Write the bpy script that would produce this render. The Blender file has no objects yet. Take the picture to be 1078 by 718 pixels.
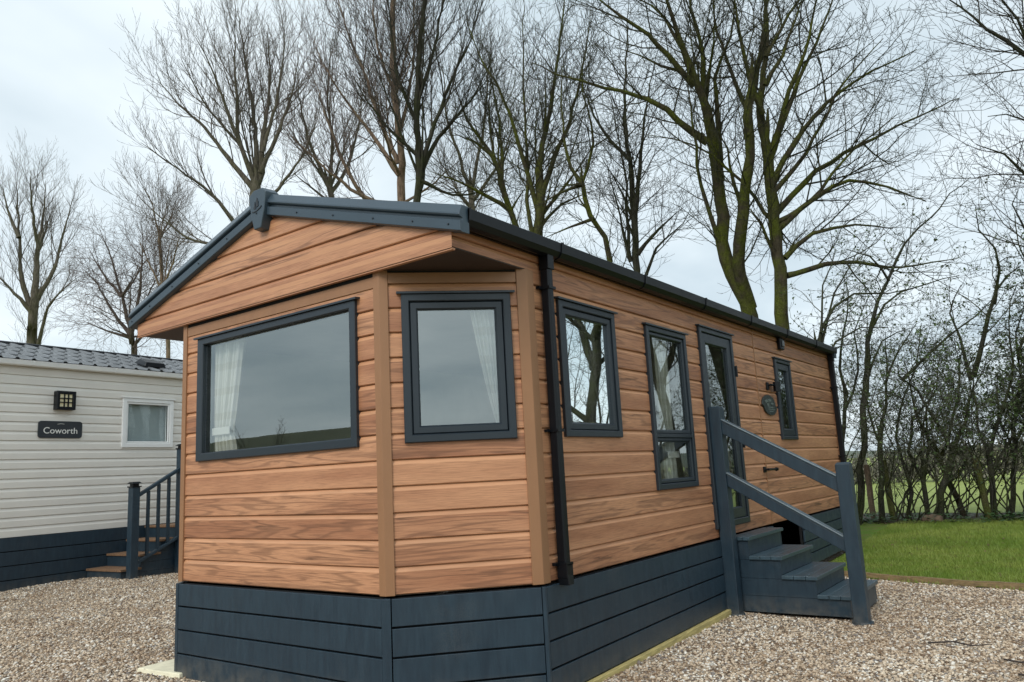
import bpy, bmesh, math, random
import numpy as np
from mathutils import Vector, Matrix
C = bpy.context.scene.collection
SC = bpy.context.scene
rng = random.Random(7)

# ------------------------------------------------------------------ helpers
def lin(r, g, b, k=1.0):
    def f(c):
        c = c / 255.0
        return (c / 12.92 if c <= 0.04045 else ((c + 0.055) / 1.055) ** 2.4) * k
    return (f(r), f(g), f(b), 1.0)

class N:
    """tiny node-tree writer"""
    def __init__(self, name):
        self.m = bpy.data.materials.new(name); self.m.use_nodes = True
        self.t = self.m.node_tree; self.t.nodes.clear()
        self.out = self.t.nodes.new('ShaderNodeOutputMaterial')
    def n(self, typ, **kw):
        nd = self.t.nodes.new('ShaderNode' + typ)
        ins = kw.pop('ins', {})
        for k, v in kw.items(): setattr(nd, k, v)
        for k, v in ins.items(): self.set(nd, k, v)
        return nd
    def set(self, nd, k, v):
        s = nd.inputs[k]
        if isinstance(v, bpy.types.NodeSocket): self.t.links.new(v, s)
        elif isinstance(v, bpy.types.Node): self.t.links.new(v.outputs[0], s)
        else: s.default_value = v
    def math(self, op, a, b=0.0, c=None):
        nd = self.n('Math', operation=op); self.set(nd, 0, a); self.set(nd, 1, b)
        if c is not None: self.set(nd, 2, c)
        return nd.outputs[0]
    def mix(self, fac, a, b, mode='MIX'):
        nd = self.n('Mix', data_type='RGBA', blend_type=mode)
        self.set(nd, 0, fac); self.set(nd, 6, a); self.set(nd, 7, b)
        return nd.outputs[2]
    def ramp(self, fac, lo, hi, a=0.0, b=1.0):
        nd = self.n('MapRange', clamp=True); self.set(nd, 0, fac)
        for i, v in enumerate((lo, hi, a, b)): self.set(nd, i + 1, v)
        return nd.outputs[0]
    def vec(self, x, y, z=0.0):
        nd = self.n('CombineXYZ'); self.set(nd, 0, x); self.set(nd, 1, y); self.set(nd, 2, z); return nd.outputs[0]
    def noise(self, v, scale=1.0, detail=3.0, rough=0.55, dist=0.0):
        nd = self.n('TexNoise'); self.set(nd, 'Vector', v)
        nd.inputs['Scale'].default_value = scale; nd.inputs['Detail'].default_value = detail
        nd.inputs['Roughness'].default_value = rough; nd.inputs['Distortion'].default_value = dist
        return nd.outputs['Fac']
    def obj(self): return self.n('TexCoord').outputs['Object']
    def geo(self): return self.n('NewGeometry').outputs['Position']
    def bsdf(self, color, rough=0.5, bump=None, bs=0.2, bd=0.01, metal=0.0, spec=0.5, **kw):
        b = self.n('BsdfPrincipled')
        self.set(b, 'Base Color', color); self.set(b, 'Roughness', rough)
        self.set(b, 'Metallic', metal); self.set(b, 'Specular IOR Level', spec)
        for k, v in kw.items(): self.set(b, k, v)
        if bump is not None:
            bn = self.n('Bump'); self.set(bn, 'Height', bump); self.set(bn, 'Strength', bs); self.set(bn, 'Distance', bd)
            self.set(b, 'Normal', bn)
        self.t.links.new(b.outputs[0], self.out.inputs[0]); return self.m

def paint(name, col, rough=0.45, var=0.12, sc=6.0, spec=0.5, metal=0.0, stretch=(1, 1, 1), bump=0.05):
    m = N(name); p = m.geo()
    mp = m.n('Mapping'); m.set(mp, 'Vector', p); mp.inputs['Scale'].default_value = stretch
    a = m.noise(mp.outputs[0], sc, 5); f = m.noise(p, sc * 18, 3)
    g = m.ramp(a, 0.3, 0.7, 1 - var, 1 + var)
    hs = m.n('HueSaturation'); m.set(hs, 'Color', col); m.set(hs, 'Value', g)
    r = m.ramp(f, 0.3, 0.7, rough - 0.06, rough + 0.08)
    return m.bsdf(hs.outputs[0], r, f, bump, 0.002, metal, spec)

class MB:
    def __init__(self): self.v = []; self.f = []; self.uv = []
    def poly(self, pts, uvs=None):
        i = len(self.v); self.v += [tuple(p) for p in pts]
        self.f.append(tuple(range(i, i + len(pts))))
        self.uv += uvs if uvs else [(0, 0)] * len(pts)
    def prism(self, A, B):
        """closed solid between two matching loops A and B"""
        n = len(A); i = len(self.v)
        self.v += [tuple(p) for p in A] + [tuple(p) for p in B]
        fs = [tuple(range(i + n - 1, i - 1, -1)), tuple(range(i + n, i + 2 * n))]
        for k in range(n):
            l = (k + 1) % n
            fs.append((i + k, i + l, i + n + l, i + n + k))
        self.f += fs
        for f in fs: self.uv += [(0, 0)] * len(f)
    def box(self, x0, x1, y0, y1, z0, z1):
        self.prism([(x0, y0, z0), (x1, y0, z0), (x1, y1, z0), (x0, y1, z0)],
                   [(x0, y0, z1), (x1, y0, z1), (x1, y1, z1), (x0, y1, z1)])
    def wbox(self, W, s0, s1, z0, z1, o0, o1):
        self.prism([W(s0, z0, o0), W(s1, z0, o0), W(s1, z1, o0), W(s0, z1, o0)],
                   [W(s0, z0, o1), W(s1, z0, o1), W(s1, z1, o1), W(s0, z1, o1)])
    def ring(self, W, s0, s1, z0, z1, w, o0, o1, ch=0.006):
        """mitred rectangular frame with a small chamfer on its face"""
        wl, wr, wb, wt = (w, w, w, w) if not isinstance(w, tuple) else w
        def loop(i, j, k, l, o): return [W(s0 + i, z0 + k, o), W(s1 - j, z0 + k, o), W(s1 - j, z1 - l, o), W(s0 + i, z1 - l, o)]
        L = [loop(0, 0, 0, 0, o0), loop(0, 0, 0, 0, o1 - ch), loop(ch, ch, ch, ch, o1),
             loop(wl - ch, wr - ch, wb - ch, wt - ch, o1), loop(wl, wr, wb, wt, o1 - ch), loop(wl, wr, wb, wt, o0)]
        for a, b in zip(L, L[1:] + L[:1]):
            for k in range(4):
                l = (k + 1) % 4
                self.poly([a[k], a[l], b[l], b[k]])
    def tube(self, P, R, k=8, cap=True):
        P = [Vector(p) for p in P]; rings = []
        for i, p in enumerate(P):
            t = (P[min(i + 1, len(P) - 1)] - P[max(i - 1, 0)]).normalized()
            a = t.cross(Vector((0, 0, 1)) if abs(t.z) < 0.9 else Vector((1, 0, 0))).normalized(); b = t.cross(a)
            r = R[i] if isinstance(R, (list, tuple)) else R
            rings.append([p + a * r * math.cos(2 * math.pi * j / k) + b * r * math.sin(2 * math.pi * j / k) for j in range(k)])
        for A, B in zip(rings, rings[1:]):
            for j in range(k):
                l = (j + 1) % k; self.poly([A[j], A[l], B[l], B[j]])
        if cap: self.poly(rings[0]); self.poly(rings[-1])
    def build(self, name, mat, parent=None, bevel=0.0, smooth=False, merge=False):
        me = bpy.data.meshes.new(name)
        off = world_loc(parent)
        vs = [(a - off[0], b - off[1], c - off[2]) for a, b, c in self.v]
        me.from_pydata(vs, [], self.f)
        ul = me.uv_layers.new(name='UVMap')
        ul.data.foreach_set('uv', np.array(self.uv, dtype=np.float32).ravel())
        me.materials.append(mat)
        bm = bmesh.new(); bm.from_mesh(me)
        if merge: bmesh.ops.remove_doubles(bm, verts=bm.verts, dist=0.0002)
        bmesh.ops.recalc_face_normals(bm, faces=bm.faces)
        bm.to_mesh(me); bm.free()
        o = bpy.data.objects.new(name, me); C.objects.link(o)
        if smooth: me.shade_smooth()
        if parent: o.parent = parent
        if bevel:
            md = o.modifiers.new('edge', 'BEVEL'); md.width = bevel; md.segments = 2; md.limit_method = 'ANGLE'
            md.angle_limit = math.radians(40)
        return o

def world_loc(o):
    x = y = z = 0.0
    while o is not None:
        x += o.location.x; y += o.location.y; z += o.location.z; o = o.parent
    return (x, y, z)

def tag(o, label=None, cat=None, group=None, kind=None):
    if label: o['label'] = label
    if cat: o['category'] = cat
    if group: o['group'] = group
    if kind: o['kind'] = kind
    return o

def thing(name, loc, label, cat, group=None):
    o = bpy.data.objects.new(name, None); C.objects.link(o); o.location = loc
    o.empty_display_size = 0.2
    return tag(o, label, cat, group)

def wall(ox, oy, dx, dy):
    """wall frame: s along (dx,dy), z up, o outwards (to the right of the direction of travel)"""
    l = math.hypot(dx, dy); dx /= l; dy /= l
    return lambda s, z, o: (ox + dx * s + dy * o, oy + dy * s - dx * o, z)

# ------------------------------------------------------------------ materials
def wood_cladding():
    m = N('timber_effect_cladding'); uv = m.n('UVMap'); sp = m.n('SeparateXYZ'); m.set(sp, 0, uv)
    u, v = sp.outputs[0], sp.outputs[1]
    b = m.math('DIVIDE', m.math('SUBTRACT', v, 0.706), 0.1655)
    k = m.math('FLOOR', b)
    seg = m.math('FLOOR', m.math('DIVIDE', u, 10.0))
    wn = m.n('TexWhiteNoise', noise_dimensions='2D'); m.set(wn, 'Vector', m.vec(k, seg))
    rs = m.n('SeparateColor'); m.set(rs, 0, wn.outputs['Color'])
    r1, r2, r3 = rs.outputs[0], rs.outputs[1], rs.outputs[2]
    U = m.math('ADD', u, m.math('MULTIPLY', r1, 40.0)); V = m.math('ADD', v, m.math('MULTIPLY', r2, 9.0))
    fine = m.noise(m.vec(m.math('MULTIPLY', U, 6.0), m.math('MULTIPLY', V, 170.0)), 1.0, 5, 0.65)
    warp = m.noise(m.vec(m.math('MULTIPLY', U, 0.75), m.math('MULTIPLY', V, 11.0), r3), 1.0, 2, 0.45, 0.3)
    rings = m.math('SINE', m.math('MULTIPLY', warp, 46.0))
    rings = m.ramp(rings, 0.1, 1.0)
    flat = m.ramp(r3, 0.36, 0.44)                              # boards with an open, flat-sawn figure
    patch = m.noise(m.vec(m.math('MULTIPLY', U, 1.7), m.math('MULTIPLY', V, 24.0), r1), 1.0, 4, 0.6, 0.4)
    knot = m.math('MULTIPLY', m.ramp(patch, 0.60, 0.70), flat)
    slow = m.noise(m.vec(m.math('MULTIPLY', U, 0.8), m.math('MULTIPLY', V, 6.0)), 1.0, 2)
    tone = m.ramp(r1, 0, 1, -0.16, 0.16)
    lt, md, dk = lin(196, 143, 106), lin(162, 110, 79), lin(84, 54, 38)
    col = m.mix(m.ramp(m.math('ADD', slow, tone), 0.32, 0.68), md, lt)
    col = m.mix(m.math('MULTIPLY', m.ramp(fine, 0.42, 0.72), 0.52), col, dk)
    col = m.mix(m.math('MULTIPLY', m.math('MULTIPLY', rings, flat), 0.44), col, dk)
    col = m.mix(m.math('MULTIPLY', knot, 0.72), col, lin(70, 46, 33))
    edge = m.ramp(m.math('FRACT', b), 0.80, 0.815)        # top chamfer of every board painted paler, as if catching sky light
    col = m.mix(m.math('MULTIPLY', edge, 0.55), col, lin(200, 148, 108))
    h = m.math('ADD', m.math('MULTIPLY', fine, 0.6), m.math('MULTIPLY', rings, 0.2))
    return m.bsdf(col, m.ramp(fine, 0.3, 0.7, 0.42, 0.56), h, 0.25, 0.003, spec=0.45)

def glass_mat(name='window_glass', lo=0.22, tint=(0.97, 1.0, 0.99, 1), hi=0.95):
    m = N(name)
    lw = m.n('LayerWeight'); lw.inputs[0].default_value = 0.35
    fac = m.ramp(lw.outputs['Fresnel'], 0.0, 0.9, lo, hi)
    bn = m.n('Bump'); m.set(bn, 'Height', m.noise(m.geo(), 2.2, 1)); bn.inputs['Strength'].default_value = 0.012; bn.inputs['Distance'].default_value = 0.02
    tr = m.n('BsdfTransparent'); m.set(tr, 0, tint)
    gl = m.n('BsdfGlossy'); m.set(gl, 'Color', (0.86, 0.93, 0.92, 1)); m.set(gl, 'Roughness', 0.012); m.set(gl, 'Normal', bn)
    mx = m.n('MixShader'); m.set(mx, 0, fac); m.set(mx, 1, tr); m.set(mx, 2, gl)
    m.t.links.new(mx.outputs[0], m.out.inputs[0]); return m.m

def bark_mat(name, dark, moss, amount):
    m = N(name); p = m.geo()
    mp = m.n('Mapping'); m.set(mp, 'Vector', p); mp.inputs['Scale'].default_value = (9, 9, 2.2)
    a = m.noise(mp.outputs[0], 1.6, 5, 0.65); c = m.noise(p, 3.0, 4, 0.6); f = m.noise(p, 40, 4, 0.6)
    k = m.math('MULTIPLY', m.ramp(c, 0.38, 0.62), amount)
    base = m.mix(m.ramp(a, 0.35, 0.65), dark, tuple(min(1, x * 2.3) for x in dark[:3]) + (1,))
    col = m.mix(k, base, m.mix(m.ramp(f, 0.35, 0.65), tuple(x * 0.5 for x in moss[:3]) + (1,), moss))
    return m.bsdf(col, 0.9, m.math('ADD', a, m.math('MULTIPLY', f, 0.4)), 1.0, 0.06, spec=0.15)

def leaf_mat(name, a, b, sc=30, rough=0.5):
    m = N(name); col = m.mix(m.ramp(m.noise(m.geo(), sc, 3), 0.35, 0.65), a, b)
    return m.bsdf(col, rough, spec=0.3)

def navy_mat():
    m = N('slate_blue_boards'); p = m.geo(); sp = m.n('SeparateXYZ'); m.set(sp, 0, p)
    mp = m.n('Mapping'); m.set(mp, 'Vector', p); mp.inputs['Scale'].default_value = (3, 3, .6)
    gr = m.noise(mp.outputs[0], 7, 5); ve = m.n('Mapping'); m.set(ve, 'Vector', p); ve.inputs['Scale'].default_value = (60, 60, 5)
    st = m.noise(ve.outputs[0], 1.0, 4); bl = m.noise(p, 9, 5, .65); f = m.noise(p, 120, 3)
    col = m.mix(m.ramp(gr, .3, .7), lin(25, 42, 54), lin(34, 53, 65))
    col = m.mix(m.ramp(st, .5, .75, 0, .25), col, lin(50, 70, 82))
    splash = m.math('MULTIPLY', m.ramp(sp.outputs[2], .02, .20, 1, 0), m.ramp(bl, .35, .7))       # dried mud splashed up from the gravel
    dust = m.ramp(m.noise(p, 2.3, 4, .6), .56, .78, 0, .12)
    col = m.mix(m.math('ADD', m.math('MULTIPLY', splash, .45), m.math('MULTIPLY', dust, m.ramp(f, .4, .6))), col, lin(116, 108, 94))
    return m.bsdf(col, m.ramp(bl, .3, .7, .40, .58), m.math('ADD', st, m.math('MULTIPLY', f, .3)), .12, .002)
M = {}
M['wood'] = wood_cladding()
M['trim'] = paint('bronze_corner_trim', lin(143, 103, 71), 0.5, 0.06, 9, stretch=(1, 1, 0.3))
M['navy'] = navy_mat()
M['frame'] = paint('anthracite_frame', lin(31, 40, 48), 0.36, 0.06, 5)
M['black'] = paint('black_gutter_plastic', lin(10, 13, 18), 0.34, 0.1, 6, spec=0.3)
M['barge'] = paint('slate_blue_metal', lin(50, 65, 76), 0.36, 0.08, 3)
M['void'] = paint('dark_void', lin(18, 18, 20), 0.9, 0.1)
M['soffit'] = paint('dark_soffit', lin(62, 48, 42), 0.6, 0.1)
M['glass'] = glass_mat(); M['dullglass'] = glass_mat('blind_window_glass', .06, hi=.10)
M['cream'] = paint('interior_wall', lin(196, 186, 172), 0.8, 0.04)
M['carpet'] = paint('interior_carpet', lin(120, 108, 98), 0.95, 0.2, 40)
M['tread'] = paint('weathered_blue_decking', lin(58, 76, 86), 0.34, 0.22, 12, stretch=(1, 4, 1), bump=0.2)
M['ptimber'] = paint('treated_timber', lin(176, 160, 104), 0.8, 0.3, 14, stretch=(4, 0.6, 4), bump=0.4)
M['edging'] = paint('weathered_edging', lin(128, 108, 76), 0.85, 0.35, 11, stretch=(0.8, 5, 5), bump=0.4)
M['pale_clad'] = paint('pale_grey_cladding', lin(222, 217, 208), 0.45, 0.04, 2)
M['white'] = paint('white_plastic', lin(232, 232, 230), 0.35, 0.03, 4)
M['oak'] = paint('brown_step_boards', lin(118, 90, 66), 0.7, 0.3, 12, stretch=(5, 0.7, 1), bump=0.3)
M['blind'] = paint('grey_blind', lin(150, 160, 162), 0.7, 0.05)
M['sign'] = paint('charcoal_plaque', lin(42, 47, 52), 0.4, 0.05)
M['letter'] = paint('pale_lettering', lin(222, 222, 216), 0.5, 0.02)
M['emblem'] = paint('dark_emblem', lin(20, 24, 30), 0.4, 0.02)
M['screw'] = paint('dark_screw', lin(30, 38, 46), 0.3, 0.02)
M['lampglass'] = paint('lamp_glass', lin(252, 240, 196), 0.25, 0.1, 30)
M['stone'] = paint('brown_boulder', lin(98, 82, 66), 0.9, 0.35, 9, bump=0.6)
M['twig'] = paint('dead_twig', lin(58, 50, 46), 0.9, 0.3, 30)
M['slab'] = paint('pale_slab', lin(222, 214, 186), 0.8, 0.12, 12, bump=0.4)
M['post'] = bark_mat('round_post', lin(92, 78, 66), lin(84, 90, 56), 0.3)
M['mosspost'] = bark_mat('mossy_post', lin(70, 66, 44), lin(88, 96, 44), 0.9)

def curtain_mat():
    m = N('checked_curtain'); uv = m.n('UVMap'); sp = m.n('SeparateXYZ'); m.set(sp, 0, uv)
    def bars(c, f, w): return m.ramp(m.math('ABSOLUTE', m.math('SUBTRACT', m.math('FRACT', m.math('MULTIPLY', c, f)), 0.5)), w, w + 0.05, 1.0, 0.0)
    a = m.math('ADD', bars(sp.outputs[0], 5.0, 0.12), bars(sp.outputs[1], 5.0, 0.12))
    wv = m.noise(m.vec(m.math('MULTIPLY', sp.outputs[0], 300), m.math('MULTIPLY', sp.outputs[1], 300)), 1, 2)
    col = m.mix(m.math('MULTIPLY', a, 0.22), lin(248, 246, 238), lin(196, 188, 160))
    return m.bsdf(col, 0.9, wv, 0.1, 0.002, spec=0.1)
M['curtain'] = curtain_mat()
# ------------------------------------------------------------------ the holiday lodge
A, H, D, L = 1.165, 1.85, 0.711, 8.52
ZS, ZC, ZO, ZE, ZR = 0.692, 0.706, 2.785, 2.93, 3.60
PITCH, SLOPE = 0.1655, 0.303
OY = -0.05                                    # gable face
LA = math.hypot(H - A, D)
WF = wall(-A, 0, 1, 0); WAR = wall(A, 0, H - A, D); WR = wall(H, 0, 0, 1)
WB = wall(H, L, -1, 0); WL = wall(-H, L, 0, -1); WAL = wall(-H, D, H - A, -D)
WG = wall(0, OY, 1, 0)

def lap_profile(zref, pitch, chamfer=0.026, dep=0.016, groove=0.0035, gd=0.022, lip=0.006):
    k = math.floor((0.3 - zref) / pitch); out = []
    while zref + k * pitch < 5.0:
        z = zref + k * pitch; t = z + pitch - groove; f = t - chamfer
        out += [(z, -gd, z, -lip * 1.2), (z, -lip * 1.2, z + lip, 0), (z + lip, 0, f, 0), (f, 0, t, -dep), (t, -dep, t, -gd), (t, -gd, z + pitch, -gd)]
        k += 1
    return out
def clad(mb, W, sl, sr, z0, z1, holes=(), uoff=0.0, prof=None, base=0.0):
    fl = sl if callable(sl) else (lambda z: sl); fr = sr if callable(sr) else (lambda z: sr)
    cuts = sorted({z0, z1} | {h[2] for h in holes} | {h[3] for h in holes})
    for za, oa, zb, ob in prof:
        if zb < z0 or za > z1: continue
        if zb - za < 1e-6: parts = [(za, oa, zb, ob)]
        else:
            pts = sorted({max(za, z0), min(zb, z1)} | {c for c in cuts if za < c < zb and z0 <= c <= z1})
            g = lambda z: oa + (ob - oa) * (z - za) / (zb - za)
            parts = [(p, g(p), q, g(q)) for p, q in zip(pts, pts[1:]) if q - p > 1e-6]
        for p, op, q, oq in parts:
            zm = (p + q) / 2
            iv = [(fl(zm), fr(zm))]
            for h in holes:
                if h[2] < zm < h[3]:
                    nx = []
                    for a, b in iv:
                        if h[1] <= a or h[0] >= b: nx.append((a, b)); continue
                        if h[0] > a: nx.append((a, h[0]))
                        if h[1] < b: nx.append((h[1], b))
                    iv = nx
            for a, b in iv:
                if b - a < 1e-5: continue
                a0, a1, b0, b1 = a, a, b, b
                if callable(sl) or callable(sr): a0, a1, b0, b1 = fl(p), fl(q), fr(p), fr(q)
                mb.poly([W(a0, p, op + base), W(b0, p, op + base), W(b1, q, oq + base), W(a1, q, oq + base)],
                        [(a0 + uoff, p), (b0 + uoff, p), (b1 + uoff, q), (a1 + uoff, q)])
LAP = lap_profile(ZC, PITCH)
FLAT = [(0.0, 0.0, 6.0, 0.0)]

# window openings: (s0, s1, z0, z1) in each wall's own frame
W_FRONT = (0.231, 2.112, 1.630, 2.618)
W_ANG = (0.138, 0.869, 1.634, 2.614)
W_S1 = (1.072, 1.885, 1.640, 2.626)
W_S2 = (2.438, 3.256, 1.206, 2.610)
W_D = (3.600, 4.480, 0.788, 2.742)
W_S3 = (5.865, 6.474, 1.636, 2.622)
inset = lambda h, e=0.03: (h[0] + e, h[1] - e, h[2] + e, h[3] - e)
HR = [inset(h) for h in (W_S1, W_S2, W_D, W_S3)]

lodge = thing('holiday_lodge', (0, L / 2, 0), 'wood-effect clad holiday lodge with slate blue skirting and a bay front standing on gravel', 'lodge')

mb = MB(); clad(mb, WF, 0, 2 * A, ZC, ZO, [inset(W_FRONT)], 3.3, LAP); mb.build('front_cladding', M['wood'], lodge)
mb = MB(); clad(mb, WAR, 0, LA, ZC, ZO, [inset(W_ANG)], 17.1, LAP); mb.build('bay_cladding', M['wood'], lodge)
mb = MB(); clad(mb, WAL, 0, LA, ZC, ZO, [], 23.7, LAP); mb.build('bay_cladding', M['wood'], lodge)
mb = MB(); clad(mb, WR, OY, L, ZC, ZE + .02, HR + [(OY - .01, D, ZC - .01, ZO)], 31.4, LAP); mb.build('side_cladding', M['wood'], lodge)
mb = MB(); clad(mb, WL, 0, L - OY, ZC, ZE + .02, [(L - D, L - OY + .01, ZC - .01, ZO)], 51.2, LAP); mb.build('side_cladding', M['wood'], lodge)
zr = lambda z: min(H, max(0.0, (3.53 - z) / SLOPE))
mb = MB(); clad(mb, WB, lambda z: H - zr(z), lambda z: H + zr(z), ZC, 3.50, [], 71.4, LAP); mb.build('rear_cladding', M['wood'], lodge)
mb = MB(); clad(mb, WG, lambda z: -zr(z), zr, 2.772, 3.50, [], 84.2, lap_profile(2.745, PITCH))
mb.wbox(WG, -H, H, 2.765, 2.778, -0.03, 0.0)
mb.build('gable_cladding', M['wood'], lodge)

# interior shell seen through the glass
mb = MB()
for W, s1, holes in ((WF, 2 * A, [inset(W_FRONT)]), (WAR, LA, [inset(W_ANG)]), (WAL, LA, [])):
    clad(mb, W, 0.03, s1 - 0.03, 0.74, 2.74, holes, 0, FLAT, -0.07)
clad(mb, WR, D - .05, L - .07, 0.74, 2.74, HR, 0, FLAT, -0.07)
clad(mb, WL, .07, L - D + .05, 0.74, 2.74, [], 0, FLAT, -0.07)
clad(mb, WB, .07, 2 * H - .07, 0.74, 2.74, [], 0, FLAT, -0.07)
mb.box(-1.78, 1.78, 5.0, 5.06, 0.74, 2.74)
mb.poly([(-A, .03, 2.745), (A, .03, 2.745), (H - .05, D, 2.745), (H - .05, L, 2.745), (-H + .05, L, 2.745), (-H + .05, D, 2.745)])
mb.build('interior_lining', M['cream'], lodge)
mb = MB(); mb.prism([(-A, .03, .70), (A, .03, .70), (H - .05, D, .70), (H - .05, L - .05, .70), (-H + .05, L - .05, .70), (-H + .05, D, .70)],
                    [(-A, .03, .735), (A, .03, .735), (H - .05, D, .735), (H - .05, L - .05, .735), (-H + .05, L - .05, .735), (-H + .05, D, .735)])
mb.build('floor_panel', M['carpet'], lodge)

# soffit below the front overhang, top trim band, corner trims
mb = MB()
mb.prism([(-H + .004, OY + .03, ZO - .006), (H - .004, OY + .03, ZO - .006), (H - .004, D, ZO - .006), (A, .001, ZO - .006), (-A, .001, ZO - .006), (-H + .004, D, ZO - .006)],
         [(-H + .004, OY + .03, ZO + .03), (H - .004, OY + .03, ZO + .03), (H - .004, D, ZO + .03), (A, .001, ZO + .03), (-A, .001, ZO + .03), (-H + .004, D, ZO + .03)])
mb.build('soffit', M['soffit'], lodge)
mb = MB(); mb.wbox(WF, .052, 2 * A - .052, 2.668, 2.744, -.012, .007)
mb.wbox(WAR, .054, LA - .072, 2.690, 2.762, -.012, .007)
mb.build('top_trim', M['trim'], lodge, bevel=.002)
mb = MB(); mb.wbox(WF, .052, 2 * A - .052, 2.746, ZO - .008, -.014, .003); mb.wbox(WAR, .054, LA - .072, 2.764, ZO - .008, -.014, .003); mb.build('painted_shadow_strip', M['void'], lodge)  # near-black strip painted in place of the shade under the soffit
def corner(p, d0, d1, w0, w1, z0, z1, name='corner_trim', mat='trim', o=0.012):
    """L-shaped strip wrapped around a wall corner; d0, d1 point away from the corner along the two walls"""
    p = Vector(p); d0 = Vector(d0).normalized(); d1 = Vector(d1).normalized()
    n0 = Vector((-d0.y, d0.x)); n1 = Vector((d1.y, -d1.x))
    if n0.dot(d1) > 0: n0 = -n0
    if n1.dot(d0) > 0: n1 = -n1
    bis = (n0 + n1).normalized(); mo = o / bis.dot(n0)
    q = [p + d0 * w0 + n0 * o, p + bis * mo, p + d1 * w1 + n1 * o, p + d1 * w1 - n1 * .02, p - bis * .025, p + d0 * w0 - n0 * .02]
    m_ = MB(); m_.prism([(v.x, v.y, z0) for v in q], [(v.x, v.y, z1) for v in q])
    return m_.build(name, M[mat], lodge, bevel=.003)
ad = (H - A, D)
corner((A, 0), (-1, 0), ad, .05, .054, ZC - .004, ZO - .007)
corner((-A, 0), (1, 0), (-ad[0], ad[1]), .05, .054, ZC - .004, ZO - .007)
corner((H, D), (-ad[0], -ad[1]), (0, 1), .068, .075, ZC - .004, ZO - .004)
corner((-H, D), (ad[0], -ad[1]), (0, 1), .068, .075, ZC - .004, ZO - .004)
corner((H, L), (0, -1), (-1, 0), .05, .07, ZC - .004, ZE - .01)
corner((-H, L), (0, -1), (1, 0), .05, .07, ZC - .004, ZE - .01)
mb = MB(); mb.wbox(WR, 5.20, 5.222, ZC, ZE - .03, -.018, .004); mb.build('joint_strip', M['trim'], lodge)

# skirting
def skirt(W, s0, s1, zb0, zb1, n=4, o=.022):
    m_ = MB()
    for i in range(n):
        f0, f1 = i / n, (i + 1) / n
        g = .0065
        a0, a1 = zb0 + (ZS - zb0) * f0 + g, zb0 + (ZS - zb0) * f1 - g
        b0, b1 = zb1 + (ZS - zb1) * f0 + g, zb1 + (ZS - zb1) * f1 - g
        m_.prism([W(s0, a0, o - .02), W(s1, b0, o - .02), W(s1, b1, o - .02), W(s0, a1, o - .02)],
                 [W(s0, a0, o), W(s1, b0, o), W(s1, b1, o), W(s0, a1, o)])
    p = m_.build('skirting_panel', M['navy'], lodge, bevel=.003)
    b = MB(); b.prism([W(s0, zb0, o - .06), W(s1, zb1, o - .06), W(s1, ZS - .006, o - .06), W(s0, ZS - .006, o - .06)],
                      [W(s0, zb0, o - .034), W(s1, zb1, o - .034), W(s1, ZS - .006, o - .034), W(s0, ZS - .006, o - .034)])
    b.build('backing', M['void'], p)
skirt(WF, .022, 2 * A - .026, -.01, -.01)
skirt(WAR, .03, LA - .016, -.01, -.01)
skirt(WAL, .016, LA - .03, -.01, -.01)
skirt(WR, D + .012, 5.18, .012, .083); skirt(WR, 6.28, L, .10, .137)
skirt(WB, 0, 2 * H, .137, .05); skirt(WL, 0, L - D, .05, -.01)
for q, d0, d1 in (((A, 0), (-1, 0), ad), ((-A, 0), (1, 0), (-ad[0], ad[1]))):
    corner(q, d0, d1, .022, .024, -.03, ZS - .004, 'skirting_corner', 'navy', .026)
for q, d0, d1 in (((H, D), (-ad[0], -ad[1]), (0, 1)), ((-H, D), (ad[0], -ad[1]), (0, 1))):
    corner(q, d0, d1, .012, .008, -.03, ZS - .004, 'skirting_corner', 'navy', .024)
mb = MB(); mb.prism([(1.862, D + .05, -.05), (1.862, 4.0, -.05), (1.862, 4.0, .066), (1.862, D + .05, .010)],
                    [(1.905, D + .05, -.05), (1.905, 4.0, -.05), (1.905, 4.0, .066), (1.905, D + .05, .010)])
mb.build('plinth_board', M['ptimber'], lodge, bevel=.004)

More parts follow.
